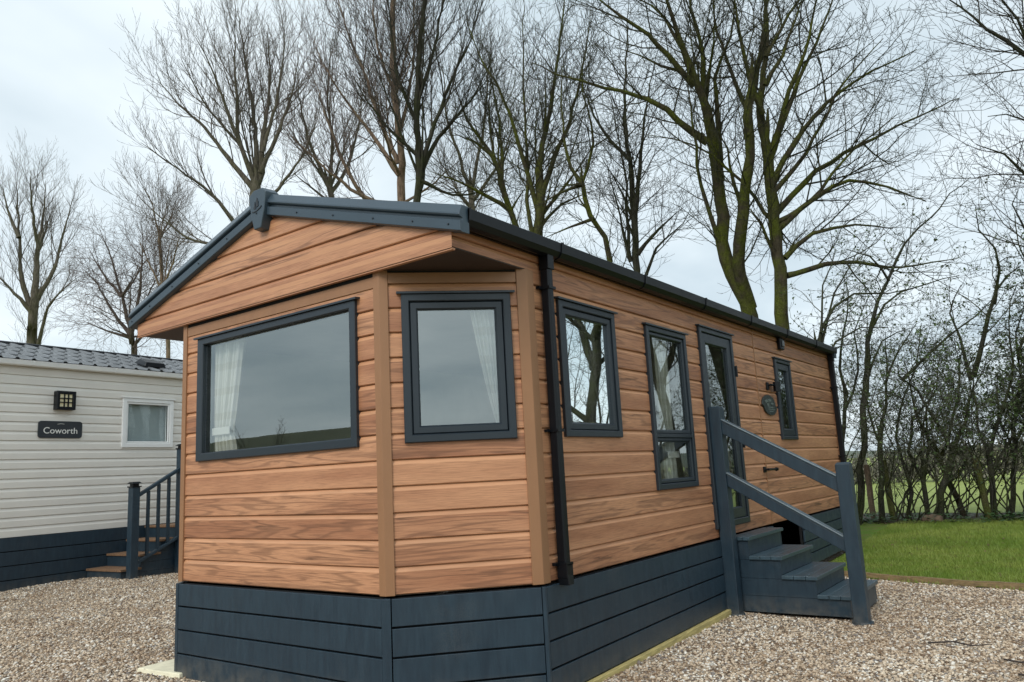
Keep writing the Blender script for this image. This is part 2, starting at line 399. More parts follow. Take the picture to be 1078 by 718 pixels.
# roof
ridge = lambda x: ZR - SLOPE * abs(x)
for sg in (1, -1):
    mb = MB(); xs = 1.945 * sg; y0, y1 = OY - .02, L + .06
    lo = lambda x, t: ridge(x) - t
    mb.prism([(0, y0, lo(0, .06)), (xs, y0, lo(xs, .06)), (xs, y0, lo(xs, .012)), (0, y0, lo(0, .012))],
             [(0, y1, lo(0, .06)), (xs, y1, lo(xs, .06)), (xs, y1, lo(xs, .012)), (0, y1, lo(0, .012))])
    mb.build('roof_slope', M['black'], lodge)
    # bargeboard: stepped metal section swept along the verge
    th = math.atan(SLOPE); nrm = (math.sin(th) * sg, math.cos(th))
    prof = [(-.008, -.04), (-.008, .022), (.046, .050), (.056, .052), (.064, .046), (.070, .022), (.086, .022), (.091, .046), (.150, .044), (.156, .030), (.156, -.04)]
    for nm, yb, yd in (('bargeboard', OY, -1), ('bargeboard', L, 1)):
        mb = MB(); ends = []
        for x in (.02 * sg, (1.96 if sg > 0 else 1.925) * sg):
            ends.append([(x - nrm[0] * d * .0, yb + yd * o, ridge(x) - d / math.cos(th)) for d, o in prof])
        mb.prism(ends[0], ends[1]); bb = mb.build(nm, M['barge'], lodge, bevel=.002)
        if yd < 0:
            for f in (.22, .42, .62, .80, .95):
                s_ = MB()
                x = 1.965 * sg * f; z = ridge(x) - .125
                s_.tube([(x, yb - .044, z), (x, yb - .052, z)], .006, 6)
                s_.build('screw', M['screw'], bb)
    # fascia and gutter
    mb = MB(); mb.box(*sorted((1.853 * sg, 1.872 * sg)), OY + .0, L + .03, ZE - .03, ridge(1.87) - .062); mb.build('fascia', M['black'], lodge)
    gp = [(1.874, 3.000), (1.874, 2.915), (1.885, 2.900), (1.915, 2.892), (1.945, 2.902), (1.968, 2.935), (1.975, 3.002), (1.966, 3.002), (1.940, 2.925), (1.890, 2.915), (1.884, 3.000)]
    mb = MB(); mb.prism([(x * sg, OY + .03, z) for x, z in gp], [(x * sg, L + .05, z) for x, z in gp])
    gp2 = [(1.873, 3.004), (1.873, 2.91), (1.915, 2.888), (1.95, 2.898), (1.973, 2.93), (1.98, 3.006)]
    for y in (OY + .03, L + .045):
        mb.prism([(x * sg, y, z) for x, z in gp2], [(x * sg, y + .012, z) for x, z in gp2])
    gt = mb.build('gutter', M['black'], lodge, bevel=.002)
    for y in (1.0, 2.3, 3.6, 4.9, 6.2, 7.5):
        b = MB(); b.prism([(x * sg * 1.001, y, z) for x, z in gp2], [(x * sg * 1.001, y + .025, z) for x, z in gp2]); b.build('gutter_clip', M['black'], gt)
def downpipe(W, s, z0, shoe=True, br=(2.66, 1.67)):
    m_ = MB(); r = .031
    q = [(-r, .018), (-r + .008, .012), (r - .008, .012), (r, .018), (r, .074), (r - .012, .084), (-r + .012, .084), (-r, .074)]
    m_.prism([W(s + a, z0, o) for a, o in q], [W(s + a, 2.90, o) for a, o in q])
    q2 = [(-r - .006, .012), (r + .006, .012), (r + .006, .092), (-r - .006, .092)]
    m_.prism([W(s + a, 2.80, o) for a, o in q2], [W(s + a, 2.92, o) for a, o in q2])
    if shoe:
        m_.prism([W(s + a * 1.02, z0 + .09, o) for a, o in q2], [W(s + a * 1.02, z0 + .0, o) for a, o in q2])
        m_.prism([W(s + a * .9, z0 + .02, o) for a, o in q2], [W(s + a * .9, z0 - .045, o + .006) for a, o in q2])
    dp = m_.build('downpipe', M['black'], lodge, bevel=.004)
    for z in br:
        b = MB(); b.wbox(W, s - .075, s + .045, z, z + .018, .002, .03); b.wbox(W, s - .042, s + .042, z, z + .018, .03, .092)
        b.build('pipe_clip', M['black'], dp)
downpipe(WR, .900, .72, br=(2.66, 1.67, .80)); downpipe(WR, L - .055, .42, False, (2.4, 1.4))
# ridge end cap with its relief emblem, and the ridge flashing
mb = MB(); yc = OY - .058
sh = [(-.05, 3.652), (.062, 3.652), (.112, 3.612), (.088, 3.46), (.048, 3.328), (-.04, 3.328), (-.082, 3.46), (-.114, 3.612)]
sh = [(x, z - .018) for x, z in sh]
mb.prism([(x, yc + .10, z) for x, z in sh], [(x * .94 + .0, yc - .015, (z - 3.5) * .96 + 3.5) for x, z in sh])
cap = mb.build('ridge_end_cap', M['barge'], lodge, bevel=.006)
e = MB(); ye = yc - .0155
def relief(pts, t=.004): e.prism([(x, ye + .001, z) for x, z in pts], [(x, ye - t, z) for x, z in pts])
arc = [(-.055 + .011 * i, 3.452 + .00016 * (i - 1.5) ** 2 * 2.4) for i in range(11)]
relief([(x, z) for x, z in arc] + [(x, z + .009) for x, z in reversed(arc)])
relief([(-.040, 3.480), (-.012, 3.476), (-.016, 3.50), (-.024, 3.535)]); relief([(-.006, 3.488), (.018, 3.492), (.016, 3.53), (.0, 3.562), (-.012, 3.53)])
relief([(-.014, 3.435), (-.002, 3.435), (-.002, 3.447), (-.014, 3.447)])
e.build('emblem', M['emblem'], cap)
mb = MB(); mb.prism([(-.14, OY, ridge(.14) - .01), (0, OY, ZR - .01), (.14, OY, ridge(.14) - .01), (.14, OY, ridge(.14) + .006), (0, OY, ZR + .012), (-.14, OY, ridge(.14) + .006)],
                    [(-.14, L + .06, ridge(.14) - .01), (0, L + .06, ZR - .01), (.14, L + .06, ridge(.14) - .01), (.14, L + .06, ridge(.14) + .006), (0, L + .06, ZR + .012), (-.14, L + .06, ridge(.14) + .006)])
mb.build('ridge_flashing', M['barge'], lodge)

# windows
def pane(W, s0, s1, z0, z1, parent, o=-.012, mat='glass'):
    m_ = MB(); m_.poly([W(s0, z0, o), W(s1, z0, o), W(s1, z1, o), W(s0, z1, o)]); return m_.build('glass_pane', M[mat], parent)
def window(W, h, fo, sash=None, bars=(), parent=None, name='window', drip=True, lab=None, mat='frame'):
    s0, s1, z0, z1 = h
    m_ = MB(); m_.ring(W, s0, s1, z0, z1, fo, -.08, .028)
    w = m_.build(name, M[mat], parent, merge=True)
    if lab: w['label'] = lab
    fl, fr, fb, ft = (fo,) * 4 if not isinstance(fo, tuple) else fo
    a0, a1, b0, b1 = s0 + fl, s1 - fr, z0 + fb, z1 - ft
    cells = [(a0, a1, b0, b1)]
    for z in bars:
        c = cells.pop(); cells += [(c[0], c[1], c[2], z - .014), (c[0], c[1], z + .014, c[3])]
        t = MB(); t.wbox(W, a0 - .001, a1 + .001, z - .016, z + .016, -.07, .024); t.build('transom', M[mat], w, bevel=.003)
    for c in cells:
        g = c
        if sash:
            q = MB(); q.ring(W, c[0] + .001, c[1] - .001, c[2] + .001, c[3] - .001, sash, -.06, .014, .008); q.build('sash', M[mat], w, merge=True)
            g = (c[0] + sash, c[1] - sash, c[2] + sash, c[3] - sash)
        pane(W, g[0] - .012, g[1] + .012, g[2] - .012, g[3] + .012, w)
        q = MB(); q.ring(W, g[0] - .002, g[1] + .002, g[2] - .002, g[3] + .002, .007, -.03, -.006, .002); q.build('gasket', M['screw'], w, merge=True)
    if drip:
        q = MB(); q.prism([W(s0 - .03, z1 + .004, -.01), W(s0 - .03, z1 + .018, -.01), W(s0 - .03, z1 + .012, .045), W(s0 - .03, z1 - .004, .045)],
                          [W(s1 + .03, z1 + .004, -.01), W(s1 + .03, z1 + .018, -.01), W(s1 + .03, z1 + .012, .045), W(s1 + .03, z1 - .004, .045)])
        q.build('drip_rail', M[mat], w, bevel=.002)
    return w
window(WF, W_FRONT, (.082, .058, .062, .055), None, (), lodge, 'picture_window')
window(WAR, W_ANG, .052, .052, (), lodge)
window(WR, W_S1, .050, .052, (), lodge)
window(WR, W_S2, .048, .034, (1.66,), lodge)
window(WR, W_S3, .045, .085, (), lodge)
dr = window(WR, W_D, (.05, .05, .06, .05), .105, (), lodge, 'glazed_door', lab='tall glazed entrance door')
for z in (2.30, 1.55, 1.02):
    mb = MB(); mb.wbox(WR, W_D[1] + .001, W_D[1] + .035, z, z + .11, -.005, .03); mb.tube([WR(W_D[1] + .012, z - .005, .036), WR(W_D[1] + .012, z + .115, .036)], .011, 8)
    mb.build('hinge', M['black'], dr, bevel=.003)

# ------------------------------------------------------------------ things fixed to or inside the lodge
t = thing('door_hook', (H, 5.30, 1.30), 'black door hook on the wood wall right of the steps\' handrail', 'door hook')
mb = MB(); mb.wbox(WR, 5.10, 5.18, 1.27, 1.335, .001, .014); mb.build('back_plate', M['black'], t, bevel=.004)
mb = MB(); mb.tube([WR(5.14, 1.302, .01), WR(5.14, 1.302, .06)], .013, 8); mb.tube([WR(5.12, 1.302, .055), WR(5.38, 1.298, .06)], .013, 8); mb.tube([WR(5.36, 1.298, .06), WR(5.40, 1.298, .06)], .022, 8)
mb.build('hook_arm', M['black'], t)

t = thing('house_plaque', (H, 5.52, 2.035), 'dark green shaped plaque with pale picture, beside the narrow far window', 'plaque')
def blob(s, z, a, b, n=28, w=0.0): return [(s + a * math.cos(2 * math.pi * i / n) * (1 + w * math.cos(4 * math.pi * i / n)), z + b * math.sin(2 * math.pi * i / n)) for i in range(n)]
mb = MB(); q = [(s + (.024 if z < 2.03 else -.02), z) for s, z in blob(5.52, 2.035, .245, .118, w=-.06)]
mb.prism([WR(s, z, .002) for s, z in q], [WR(s, z, .020) for s, z in q]); mb.build('plaque_board', paint('dark_green_plaque', lin(34, 44, 43), .35, .1), t, bevel=.004)
mb = MB()
for s0, z0, a, b in ((5.42, 2.075, .06, .022), (5.52, 2.09, .055, .018), (5.45, 2.045, .03, .026), (5.60, 2.055, .04, .014)):
    q = blob(s0, z0, a, b, 10, .35); mb.prism([WR(s, z, .019) for s, z in q], [WR(s, z, .0225) for s, z in q])
for i, w_ in enumerate((.20, .24, .14)):
    z0 = 2.005 - i * .024; mb.wbox(WR, 5.55 - w_ / 2, 5.55 + w_ / 2, z0, z0 + .009, .019, .0222)
mb.build('plaque_picture', paint('plaque_print', lin(92, 102, 98), .6, .2), t)

t = thing('wall_lamp', (H, 5.63, 2.26), 'black double-cylinder wall lamp above the shaped plaque on the wood wall', 'wall lamp', 'outside lamps')
mb = MB(); mb.wbox(WR, 5.50, 5.57, 2.215, 2.305, .001, .02); mb.wbox(WR, 5.55, 5.66, 2.265, 2.285, .005, .06); mb.build('bracket', M['black'], t, bevel=.004)
mb = MB(); mb.tube([WR(5.70, 2.20, .065), WR(5.70, 2.315, .065)], .042, 12); mb.build('lamp_body', M['black'], t, bevel=.004)
t = thing('eave_lamp', (H, 6.17, 2.83), 'small black bulkhead lamp high under the gutter of the wood lodge', 'wall lamp', 'outside lamps')
mb = MB(); mb.wbox(WR, 6.10, 6.24, 2.75, 2.905, .001, .05); mb.build('lamp_body', M['black'], t, bevel=.012)
mb = MB(); mb.wbox(WR, 6.13, 6.21, 2.79, 2.87, .049, .065); mb.build('lamp_lens', paint('smoked_lens', lin(74, 78, 80), .2, .1), t, bevel=.01)

def curtain(W, s0, s1, z0, z1, side, o, label, tie=None, folds=9, pinch=.45):
    """gathered cloth; side = edge it hangs at; tie = height of the tie-back"""
    m_ = MB(); nz, nx = 26, folds * 8; G = []
    for j in range(nz + 1):
        z = z1 + (z0 - z1) * j / nz
        w = s1 - s0
        if tie is not None:
            d = abs(z - tie) / (z1 - tie) if z > tie else abs(z - tie) / max(.05, tie - z0) * .35
            w *= pinch + (1 - pinch) * min(1, d) ** .8
        row = []
        for i in range(nx + 1):
            f = i / nx
            s = s0 + w * f if side < 0 else s1 - w * f
            dep = .028 * math.sin(f * folds * 2 * math.pi + .4 * math.sin(z * 3)) + .010 * math.sin(f * 17 + z * 2)
            row.append(W(s, z, o + dep))
        G.append(row)
    cw = (s1 - s0) * 1.9
    for j in range(nz):
        for i in range(nx):
            m_.poly([G[j][i], G[j][i + 1], G[j + 1][i + 1], G[j + 1][i]],
                    [(cw * i / nx, -j / nz * (z1 - z0)), (cw * (i + 1) / nx, -j / nz * (z1 - z0)), (cw * (i + 1) / nx, -(j + 1) / nz * (z1 - z0)), (cw * i / nx, -(j + 1) / nz * (z1 - z0))])
    c = m_.build('curtain', M['curtain'], None, smooth=True, merge=True)
    tag(c, label, 'curtain', 'checked curtains inside the lodge')
    if tie is not None:
        b = MB(); e0, e1 = (s0 - .01, s0 + (s1 - s0) * pinch + .015) if side < 0 else (s1 - (s1 - s0) * pinch - .015, s1 + .01)
        b.wbox(W, e0, e1, tie - .03, tie + .03, o + .038, o + .05); b.build('tie_back', M['curtain'], c, bevel=.005)
    return c
curtain(WF, .27, .70, 1.60, 2.68, -1, -.115, 'cream checked curtain tied back at the left of the big front window', 1.86, 9, .62)
curtain(WF, 1.99, 2.10, 1.60, 2.68, 1, -.14, 'thin strip of cream curtain at the right edge of the big front window', None, 4)
curtain(WAR, .58, .80, 1.60, 2.68, 1, -.12, 'cream curtain swept to the right in the angled bay window', 1.72, 6, .16)
curtain(WR, 1.70, 1.80, 1.60, 2.68, 1, -.14, 'strip of cream curtain in the window next to the black downpipe', None, 4)
curtain(WR, 2.90, 3.18, 1.05, 2.68, 1, -.16, 'cream curtain in the two-pane window left of the stair post', 1.5, 5, .8)
t = thing('table_lamp', (1.50, 2.66, .735), 'pale turned table lamp standing behind the lower pane of the two-pane window', 'table lamp')
def lathe(prof, cx, cy, k=20):
    m_ = MB()
    for (r0, z0), (r1, z1) in zip(prof, prof[1:]):
        for j in range(k):
            a, b = 2 * math.pi * j / k, 2 * math.pi * (j + 1) / k
            m_.poly([(cx + r0 * math.cos(a), cy + r0 * math.sin(a), z0), (cx + r0 * math.cos(b), cy + r0 * math.sin(b), z0), (cx + r1 * math.cos(b), cy + r1 * math.sin(b), z1), (cx + r1 * math.cos(a), cy + r1 * math.sin(a), z1)])
    return m_
lathe([(0, 1.245), (.075, 1.245), (.075, 1.27), (.03, 1.29), (.05, 1.33), (.055, 1.37), (.028, 1.42), (.02, 1.47), (.032, 1.49), (.02, 1.51), (.012, 1.56)], 1.52, 2.66).build('lamp_base', paint('pale_turned_wood', lin(196, 184, 158), .5, .08), t, smooth=True, merge=True)
lathe([(.13, 1.545), (.085, 1.74), (.083, 1.74), (.128, 1.545)], 1.52, 2.66).build('lamp_shade', paint('linen_shade', lin(170, 164, 140), .9, .05), t, smooth=True, merge=True)
t2 = thing('side_table', (1.50, 2.66, .735), 'small pale table carrying the lamp behind the lower pane', 'table')
mb = MB(); mb.box(1.30, 1.72, 2.42, 2.92, 1.215, 1.244); mb.build('tabletop', paint('table_wood', lin(176, 156, 126), .5, .1), t2, bevel=.004)
for x in (1.33, 1.69):
    for y in (2.45, 2.89):
        mb = MB(); mb.box(x - .018, x + .018, y - .018, y + .018, .736, 1.215); mb.build('leg', bpy.data.materials['table_wood'], t2)

# ------------------------------------------------------------------ the steps in front of the glazed door
st = thing('entrance_steps', (2.4, 4.3, 0), 'slate blue wooden steps with handrail leading to the glazed door of the wood lodge', 'steps', 'wooden steps')
YS, YE = 3.835, 4.825
xs = [1.876, 2.085, 2.371, 2.670, 2.946]; zt = [.700, .526, .358, .201]
for i in range(4):
    x0, x1, z = xs[i] - (.02 if i else 0), xs[i + 1], zt[i]
    mb = MB(); n = 3; w = (x1 - x0) / n
    for k in range(n):
        mb.box(x0 + w * k + (.002 if k else 0), x0 + w * (k + 1) - .002, YS - .022, YE + .02, z - .034, z)
    mb.build('tread', M['tread'], st, bevel=.004)
    zb = zt[i + 1] if i < 3 else .0
    mb = MB(); mb.box(x1 - .045, x1 - .025, YS + .022, YE - .022, zb - (.001 if i < 3 else 0), z - .0345); mb.build('riser', M['navy'], st)
for y0, y1 in ((YS, YS + .02), (YE - .02, YE)):
    mb = MB(); zl = [.02, zt[3] - .0355, zt[2] - .0355, zt[1] - .0355, zt[0] - .0355]
    for i in range(4):
        z0, z1, x1 = zl[i] + .002, zl[i + 1] - .001, xs[4 - i] - .024
        mb.box(xs[0], x1, y0, y1, z0, z1)
    mb.build('side_panel', M['navy'], st)
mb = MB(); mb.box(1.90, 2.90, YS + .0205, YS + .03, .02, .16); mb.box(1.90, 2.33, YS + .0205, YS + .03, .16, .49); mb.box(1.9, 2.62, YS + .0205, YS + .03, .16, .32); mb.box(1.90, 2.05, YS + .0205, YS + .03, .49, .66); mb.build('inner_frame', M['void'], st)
for nm, x0, zp in (('post', 1.862, 1.930), ('post', 2.972, 1.340)):
    px1 = x0 + .118; y0, y1 = 3.655, 3.773
    mb = MB(); mb.box(x0, px1, y0, y1, -.02, zp)
    mb.prism([(x0, y0, zp), (px1, y0, zp), (px1, y1, zp), (x0, y1, zp)], [(x0 + .015, y0 + .015, zp + .014), (px1 - .015, y0 + .015, zp + .014), (px1 - .015, y1 - .015, zp + .014), (x0 + .015, y1 - .015, zp + .014)])
    p = mb.build(nm, M['navy'], st, bevel=.005)
    mb = MB(); mb.prism([(x0 + .059 + .095 * math.cos(a * math.pi / 8), y0 + .059 + .085 * math.sin(a * math.pi / 8), -.02) for a in range(16)], [(x0 + .059 + .088 * math.cos(a * math.pi / 8), y0 + .059 + .078 * math.sin(a * math.pi / 8), .022) for a in range(16)]); mb.build('foot', M['navy'], p)
def rail(za, zb, h, name):
    m_ = MB(); y0, y1 = 3.672, 3.745; xa, xb = 1.978, 2.974
    m_.prism([(xa, y0, za - h), (xa, y1, za - h), (xa, y1, za), (xa, y0, za)], [(xb, y0, zb - h), (xb, y1, zb - h), (xb, y1, zb), (xb, y0, zb)])
    r = m_.build(name, M['navy'], st, bevel=.006)
    m_ = MB(); y0, y1 = 3.662, 3.757
    m_.prism([(xa, y0, za + .0005), (xa, y1, za + .0005), (xa, y1, za + .022), (xa, y0, za + .022)], [(xb, y0, zb + .0005), (xb, y1, zb + .0005), (xb, y1, zb + .022), (xb, y0, zb + .022)])
    m_.build('capping', M['tread'], r, bevel=.006)
rail(1.800, 1.222, .125, 'handrail'); rail(1.295, .705, .115, 'lower_rail')

# small slab under the lodge's left front corner
mb = MB(); mb.prism([(-1.62, -.10, -.02), (-1.05, -.06, -.02), (-1.10, .34, -.02), (-1.66, .30, -.02)], [(-1.60, -.09, .028), (-1.06, -.05, .03), (-1.11, .33, .026), (-1.64, .29, .024)])
tag(mb.build('paving_slab', M['slab'], None, bevel=.008), 'pale slab poking out of the gravel under the left corner of the skirting', 'slab')
# ------------------------------------------------------------------ neighbouring lodge
ND = (-.0733, .9973); NP0 = (-8.813, 1.547)
WN = wall(NP0[0], NP0[1], *ND)
NS0, NS1, NW = -4.6, 8.0, 3.7
WNF = lambda s, z, o: WN(NS0 - o, z, -NW + s)          # gable end facing the camera side
WNB = lambda s, z, o: WN(NS1 + o, z, -s)
WNL = lambda s, z, o: WN(NS1 - s, z, -NW - o)
nb = thing('neighbour_lodge', (-10.6, 2.5, 0), 'pale grey lap-clad lodge with tiled roof and blue skirting behind on the left', 'lodge')
NLAP = lap_profile(.83, .150, .05, .016, .006, .02, .004)
NWIN = (1.83, 2.83, 2.215, 3.105)
mb = MB(); clad(mb, WN, NS0, NS1, .83, 3.56, [inset(NWIN)], 0, NLAP); mb.build('side_cladding', M['pale_clad'], nb)
mb = MB(); clad(mb, WNL, 0, NS1 - NS0, .83, 3.56, [], 0, NLAP); mb.build('side_cladding', M['pale_clad'], nb)
nz = lambda z: min(NW / 2, max(0.0, (4.14 - z) / .31))
for W in (WNF, WNB):
    mb = MB(); clad(mb, W, lambda z: NW / 2 - nz(z), lambda z: NW / 2 + nz(z), .83, 4.13, [], 0, NLAP); mb.build('gable_cladding', M['pale_clad'], nb)
mb = MB(); clad(mb, WN, NS0 + .1, NS1 - .1, .85, 3.5, [inset(NWIN)], 0, FLAT, -.09)
mb.poly([WN(NS0 + .1, 3.5, -.1), WN(NS1 - .1, 3.5, -.1), WN(NS1 - .1, 3.5, -NW + .1), WN(NS0 + .1, 3.5, -NW + .1)])
mb.poly([WN(NS0 + .1, .85, -.1), WN(NS1 - .1, .85, -.1), WN(NS1 - .1, .85, -NW + .1), WN(NS0 + .1, .85, -NW + .1)])
mb.build('interior_lining', M['cream'], nb)
for W, ln in ((WN, NS1 - NS0), (WNF, NW), (WNB, NW), (WNL, NS1 - NS0)):
    a = NS0 if W is WN else 0
    mb = MB()
    for i in range(4):
        mb.wbox(W, a, a + ln, -.03 + .215 * i + .007, -.03 + .215 * (i + 1) - .007, .0, .025)
    p = mb.build('skirting_panel', M['navy'], nb, bevel=.003)
    mb = MB(); mb.wbox(W, a, a + ln, -.05, .82, -.03, -.012); mb.build('backing', M['void'], p)
w = window(WN, NWIN, .075, .035, (), nb, 'window', True, None, 'white')
for o_ in w.children:
    if o_.name.startswith('glass_pane'): o_.data.materials.clear(); o_.data.materials.append(M['dullglass'])
mb = MB(); mb.wbox(WN, NWIN[0] + .08, NWIN[1] - .08, NWIN[2] + .08, NWIN[3] - .08, -.10, -.095); mb.build('blind', M['blind'], w)
# pressed tile roof
def tile_slope(sg):
    m_ = MB(); cs, sn = math.cos(math.atan(.31)), math.sin(math.atan(.31)); T = 2.04
    ss, s = [], NS0 - .1
    while s < NS1 + .1:
        ss += [(s, 0), (s + .17, 0), (s + .190, .028), (s + .224, .028), (s + .25, 0)]; s += .25
    ts = []; k = 0
    while k < 4:
        t0 = k * .51; ts += [(t0 + .001, .018), (t0 + .509, .0)]; k += 1
    def P(s, t, h):
        o = .10 - t * cs; z = 3.605 + t * sn + h * cs
        return WN(s, z, o if sg > 0 else -NW - o)
    for (t0, h0), (t1, h1) in zip(ts, ts[1:]):
        for (s0, a), (s1, b) in zip(ss, ss[1:]):
            if s1 - s0 < 1e-6: continue
            m_.poly([P(s0, t0, h0 + a), P(s1, t0, h0 + b), P(s1, t1, h1 + b), P(s0, t1, h1 + a)])
    return m_.build('tiled_roof_slope', M['tile'], nb, merge=True)
M['tile'] = paint('wet_grey_tile', lin(96, 98, 100), .18, .25, 5)
tile_slope(1); tile_slope(-1)
mb = MB(); mb.tube([WN(NS0 - .12, 4.20, -NW / 2), WN(NS1 + .12, 4.20, -NW / 2)], .055, 10); mb.build('ridge_tile', M['black'], nb)
for o in (0.0, -NW):
    d = 1 if o == 0 else -1
    mb = MB(); q = [(.03, 3.60), (.03, 3.535), (.07, 3.515), (.12, 3.53), (.14, 3.605), (.13, 3.605), (.10, 3.545), (.045, 3.545), (.04, 3.60)]
    mb.prism([WN(NS0 - .1, z, o + d * a) for a, z in q], [WN(NS1 + .1, z, o + d * a) for a, z in q]); mb.wbox(WN, NS0 - .05, NS1 + .05, 3.545, 3.60, *sorted((o + d * .001, o + d * .028)))
    g = mb.build('gutter', M['white'], nb, bevel=.002)
    for s in (.25, 1.62, 2.45, 2.55, 3.9, 5.2):
        mb = MB(); mb.prism([WN(s, z, o + d * a * 1.04) for a, z in q[:5]], [WN(s + .025, z, o + d * a * 1.04) for a, z in q[:5]]); mb.build('gutter_clip', M['white'], g)
mb = MB(); cs, sn = math.cos(math.atan(.31)), math.sin(math.atan(.31))
def PR(s, t, h): return WN(s, 3.605 + t * sn + h * cs, .10 - t * cs + h * sn)
mb.prism([PR(2.42, .42, .03), PR(2.86, .42, .03), PR(2.86, .80, .03), PR(2.42, .80, .03)], [PR(2.45, .45, .11), PR(2.83, .45, .11), PR(2.80, .74, .13), PR(2.48, .74, .13)])
mb.build('roof_vent', M['black'], nb, bevel=.01)

t = thing('lantern', tuple(WN(.80, 2.98, 0)), 'square black lantern with cream panes above the plaque on the pale lodge', 'wall lamp', 'outside lamps')
mb = MB(); mb.wbox(WN, .645, .95, 2.835, 3.145, .001, .05); mb.ring(WN, .645, .95, 2.835, 3.145, .046, .05, .12)
for f in (1, 2):
    s = .70 + .195 * f / 3; z = 2.89 + .20 * f / 3
    mb.wbox(WN, s - .008, s + .008, 2.885, 3.095, .095, .115); mb.wbox(WN, .695, .90, z - .008, z + .008, .0955, .1145)
mb.build('lantern_frame', M['black'], t)
mb = MB(); mb.wbox(WN, .697, .898, 2.887, 3.093, .052, .09); mb.build('lantern_glass', M['lampglass'], t)

t = thing('name_sign', tuple(WN(.77, 2.51, 0)), 'dark plaque reading Coworth on the wall of the pale lodge', 'sign')
mb = MB(); q = []
for cx, cz, a0 in ((1.075, 2.60, 0), (.465, 2.60, 90), (.465, 2.42, 180), (1.075, 2.42, 270)):
    q += [(cx + .05 * math.cos(math.radians(a0 + 15 * k)), cz + .05 * math.sin(math.radians(a0 + 15 * k))) for k in range(7)]
mb.prism([WN(s, z, .004) for s, z in q], [WN(s, z, .022) for s, z in q]); mb.build('sign_board', M['sign'], t, bevel=.003)
cu = bpy.data.curves.new('lettering', 'FONT'); cu.body = 'Coworth'; cu.size = .146; cu.align_x = 'CENTER'; cu.extrude = .002
to = bpy.data.objects.new('lettering_curve', cu); C.objects.link(to)
bpy.context.view_layer.update()
me = bpy.data.meshes.new_from_object(to.evaluated_get(bpy.context.evaluated_depsgraph_get()))
bpy.data.objects.remove(to)
tl = Vector(t.location)
for v in me.vertices:
    p = Vector(WN(.77 + v.co.x * 1.02, 2.445 + v.co.y, .0245 + v.co.z)) - tl; v.co = p
me.materials.clear(); me.materials.append(M['letter'])
lt = bpy.data.objects.new('lettering', me); C.objects.link(lt); lt.parent = t
mb = MB()
for s0, s1, z0, z1 in ((.715, .765, 2.596, 2.606), (.765, .825, 2.606, 2.600)):
    mb.prism([WN(s0, z0, .0215), WN(s1, z1, .0215), WN(s1, z1 + .005, .0215), WN(s0, z0 + .005, .0215)], [WN(s0, z0, .024), WN(s1, z1, .024), WN(s1, z1 + .005, .024), WN(s0, z0 + .005, .024)])
mb.build('swash', M['letter'], t)

ns = thing('neighbour_steps', tuple(WN(2.2, 0, .5)), 'blue steps with brown treads and a baluster railing beside the pale lodge', 'steps', 'wooden steps')
fs = [1.30, 1.64, 1.98, 2.32, 4.30]; zs_ = [.21, .415, .62, .825]
for i in range(4):
    mb = MB(); mb.wbox(WN, fs[i] - .02, fs[i + 1], zs_[i] - .035, zs_[i], .03, 1.04); mb.build('tread', M['oak'], ns, bevel=.004)
    mb = MB(); mb.wbox(WN, fs[i], fs[i] + .02, (zs_[i - 1] + .001) if i else -.02, zs_[i] - .036, .035, .985); mb.build('riser', M['navy'], ns)
mb = MB()
for i in range(4):
    z = -.02
    while z < zs_[i] - .04:
        mb.wbox(WN, fs[i] + (.0 if i else .0), fs[i + 1] - .001, z, min(z + .147, zs_[i] - .036), .99, 1.012); z += .15
mb.build('side_panel', M['navy'], ns)
def newel(s, z1):
    m_ = MB(); m_.wbox(WN, s - .065, s + .065, -.02, z1, 1.02, 1.15); p = m_.build('post', M['navy'], ns, bevel=.006)
    m_ = MB(); m_.wbox(WN, s - .078, s + .078, z1 + .001, z1 + .022, 1.007, 1.163); m_.wbox(WN, s - .05, s + .05, z1 + .022, z1 + .06, 1.035, 1.135)
    m_.prism([WN(s - .085, z1 + .06, 1.0), WN(s + .085, z1 + .06, 1.0), WN(s + .085, z1 + .06, 1.17), WN(s - .085, z1 + .06, 1.17)],
             [WN(s - .055, z1 + .09, 1.03), WN(s + .055, z1 + .09, 1.03), WN(s + .055, z1 + .09, 1.14), WN(s - .055, z1 + .09, 1.14)])
    m_.build('post_cap', M['black'], p)
newel(1.44, 1.50); newel(2.30, 2.12); newel(4.25, 2.12)
def nrail(s0, z0, s1, z1, h, nm, o0=1.05, o1=1.12):
    m_ = MB(); m_.prism([WN(s0, z0 - h, o0), WN(s0, z0 - h, o1), WN(s0, z0, o1), WN(s0, z0, o0)], [WN(s1, z1 - h, o0), WN(s1, z1 - h, o1), WN(s1, z1, o1), WN(s1, z1, o0)])
    m_.build(nm, M['navy'], ns, bevel=.006)
nrail(1.50, 1.39, 2.236, 1.80, .06, 'handrail'); nrail(1.50, .31, 2.236, .65, .05, 'lower_rail')
nrail(2.364, 1.86, 4.186, 1.86, .06, 'handrail'); nrail(2.364, .92, 4.186, .92, .05, 'lower_rail')
for i in range(3):
    s = 1.69 + .185 * i; f = (s - 1.50) / .736
    mb = MB(); mb.wbox(WN, s - .022, s + .022, .31 + .34 * f, 1.33 + .41 * f, 1.065, 1.105); mb.build('baluster', M['navy'], ns)
for i in range(9):
    s = 2.53 + .185 * i; mb = MB(); mb.wbox(WN, s - .022, s + .022, .921, 1.799, 1.065, 1.105); mb.build('baluster', M['navy'], ns)

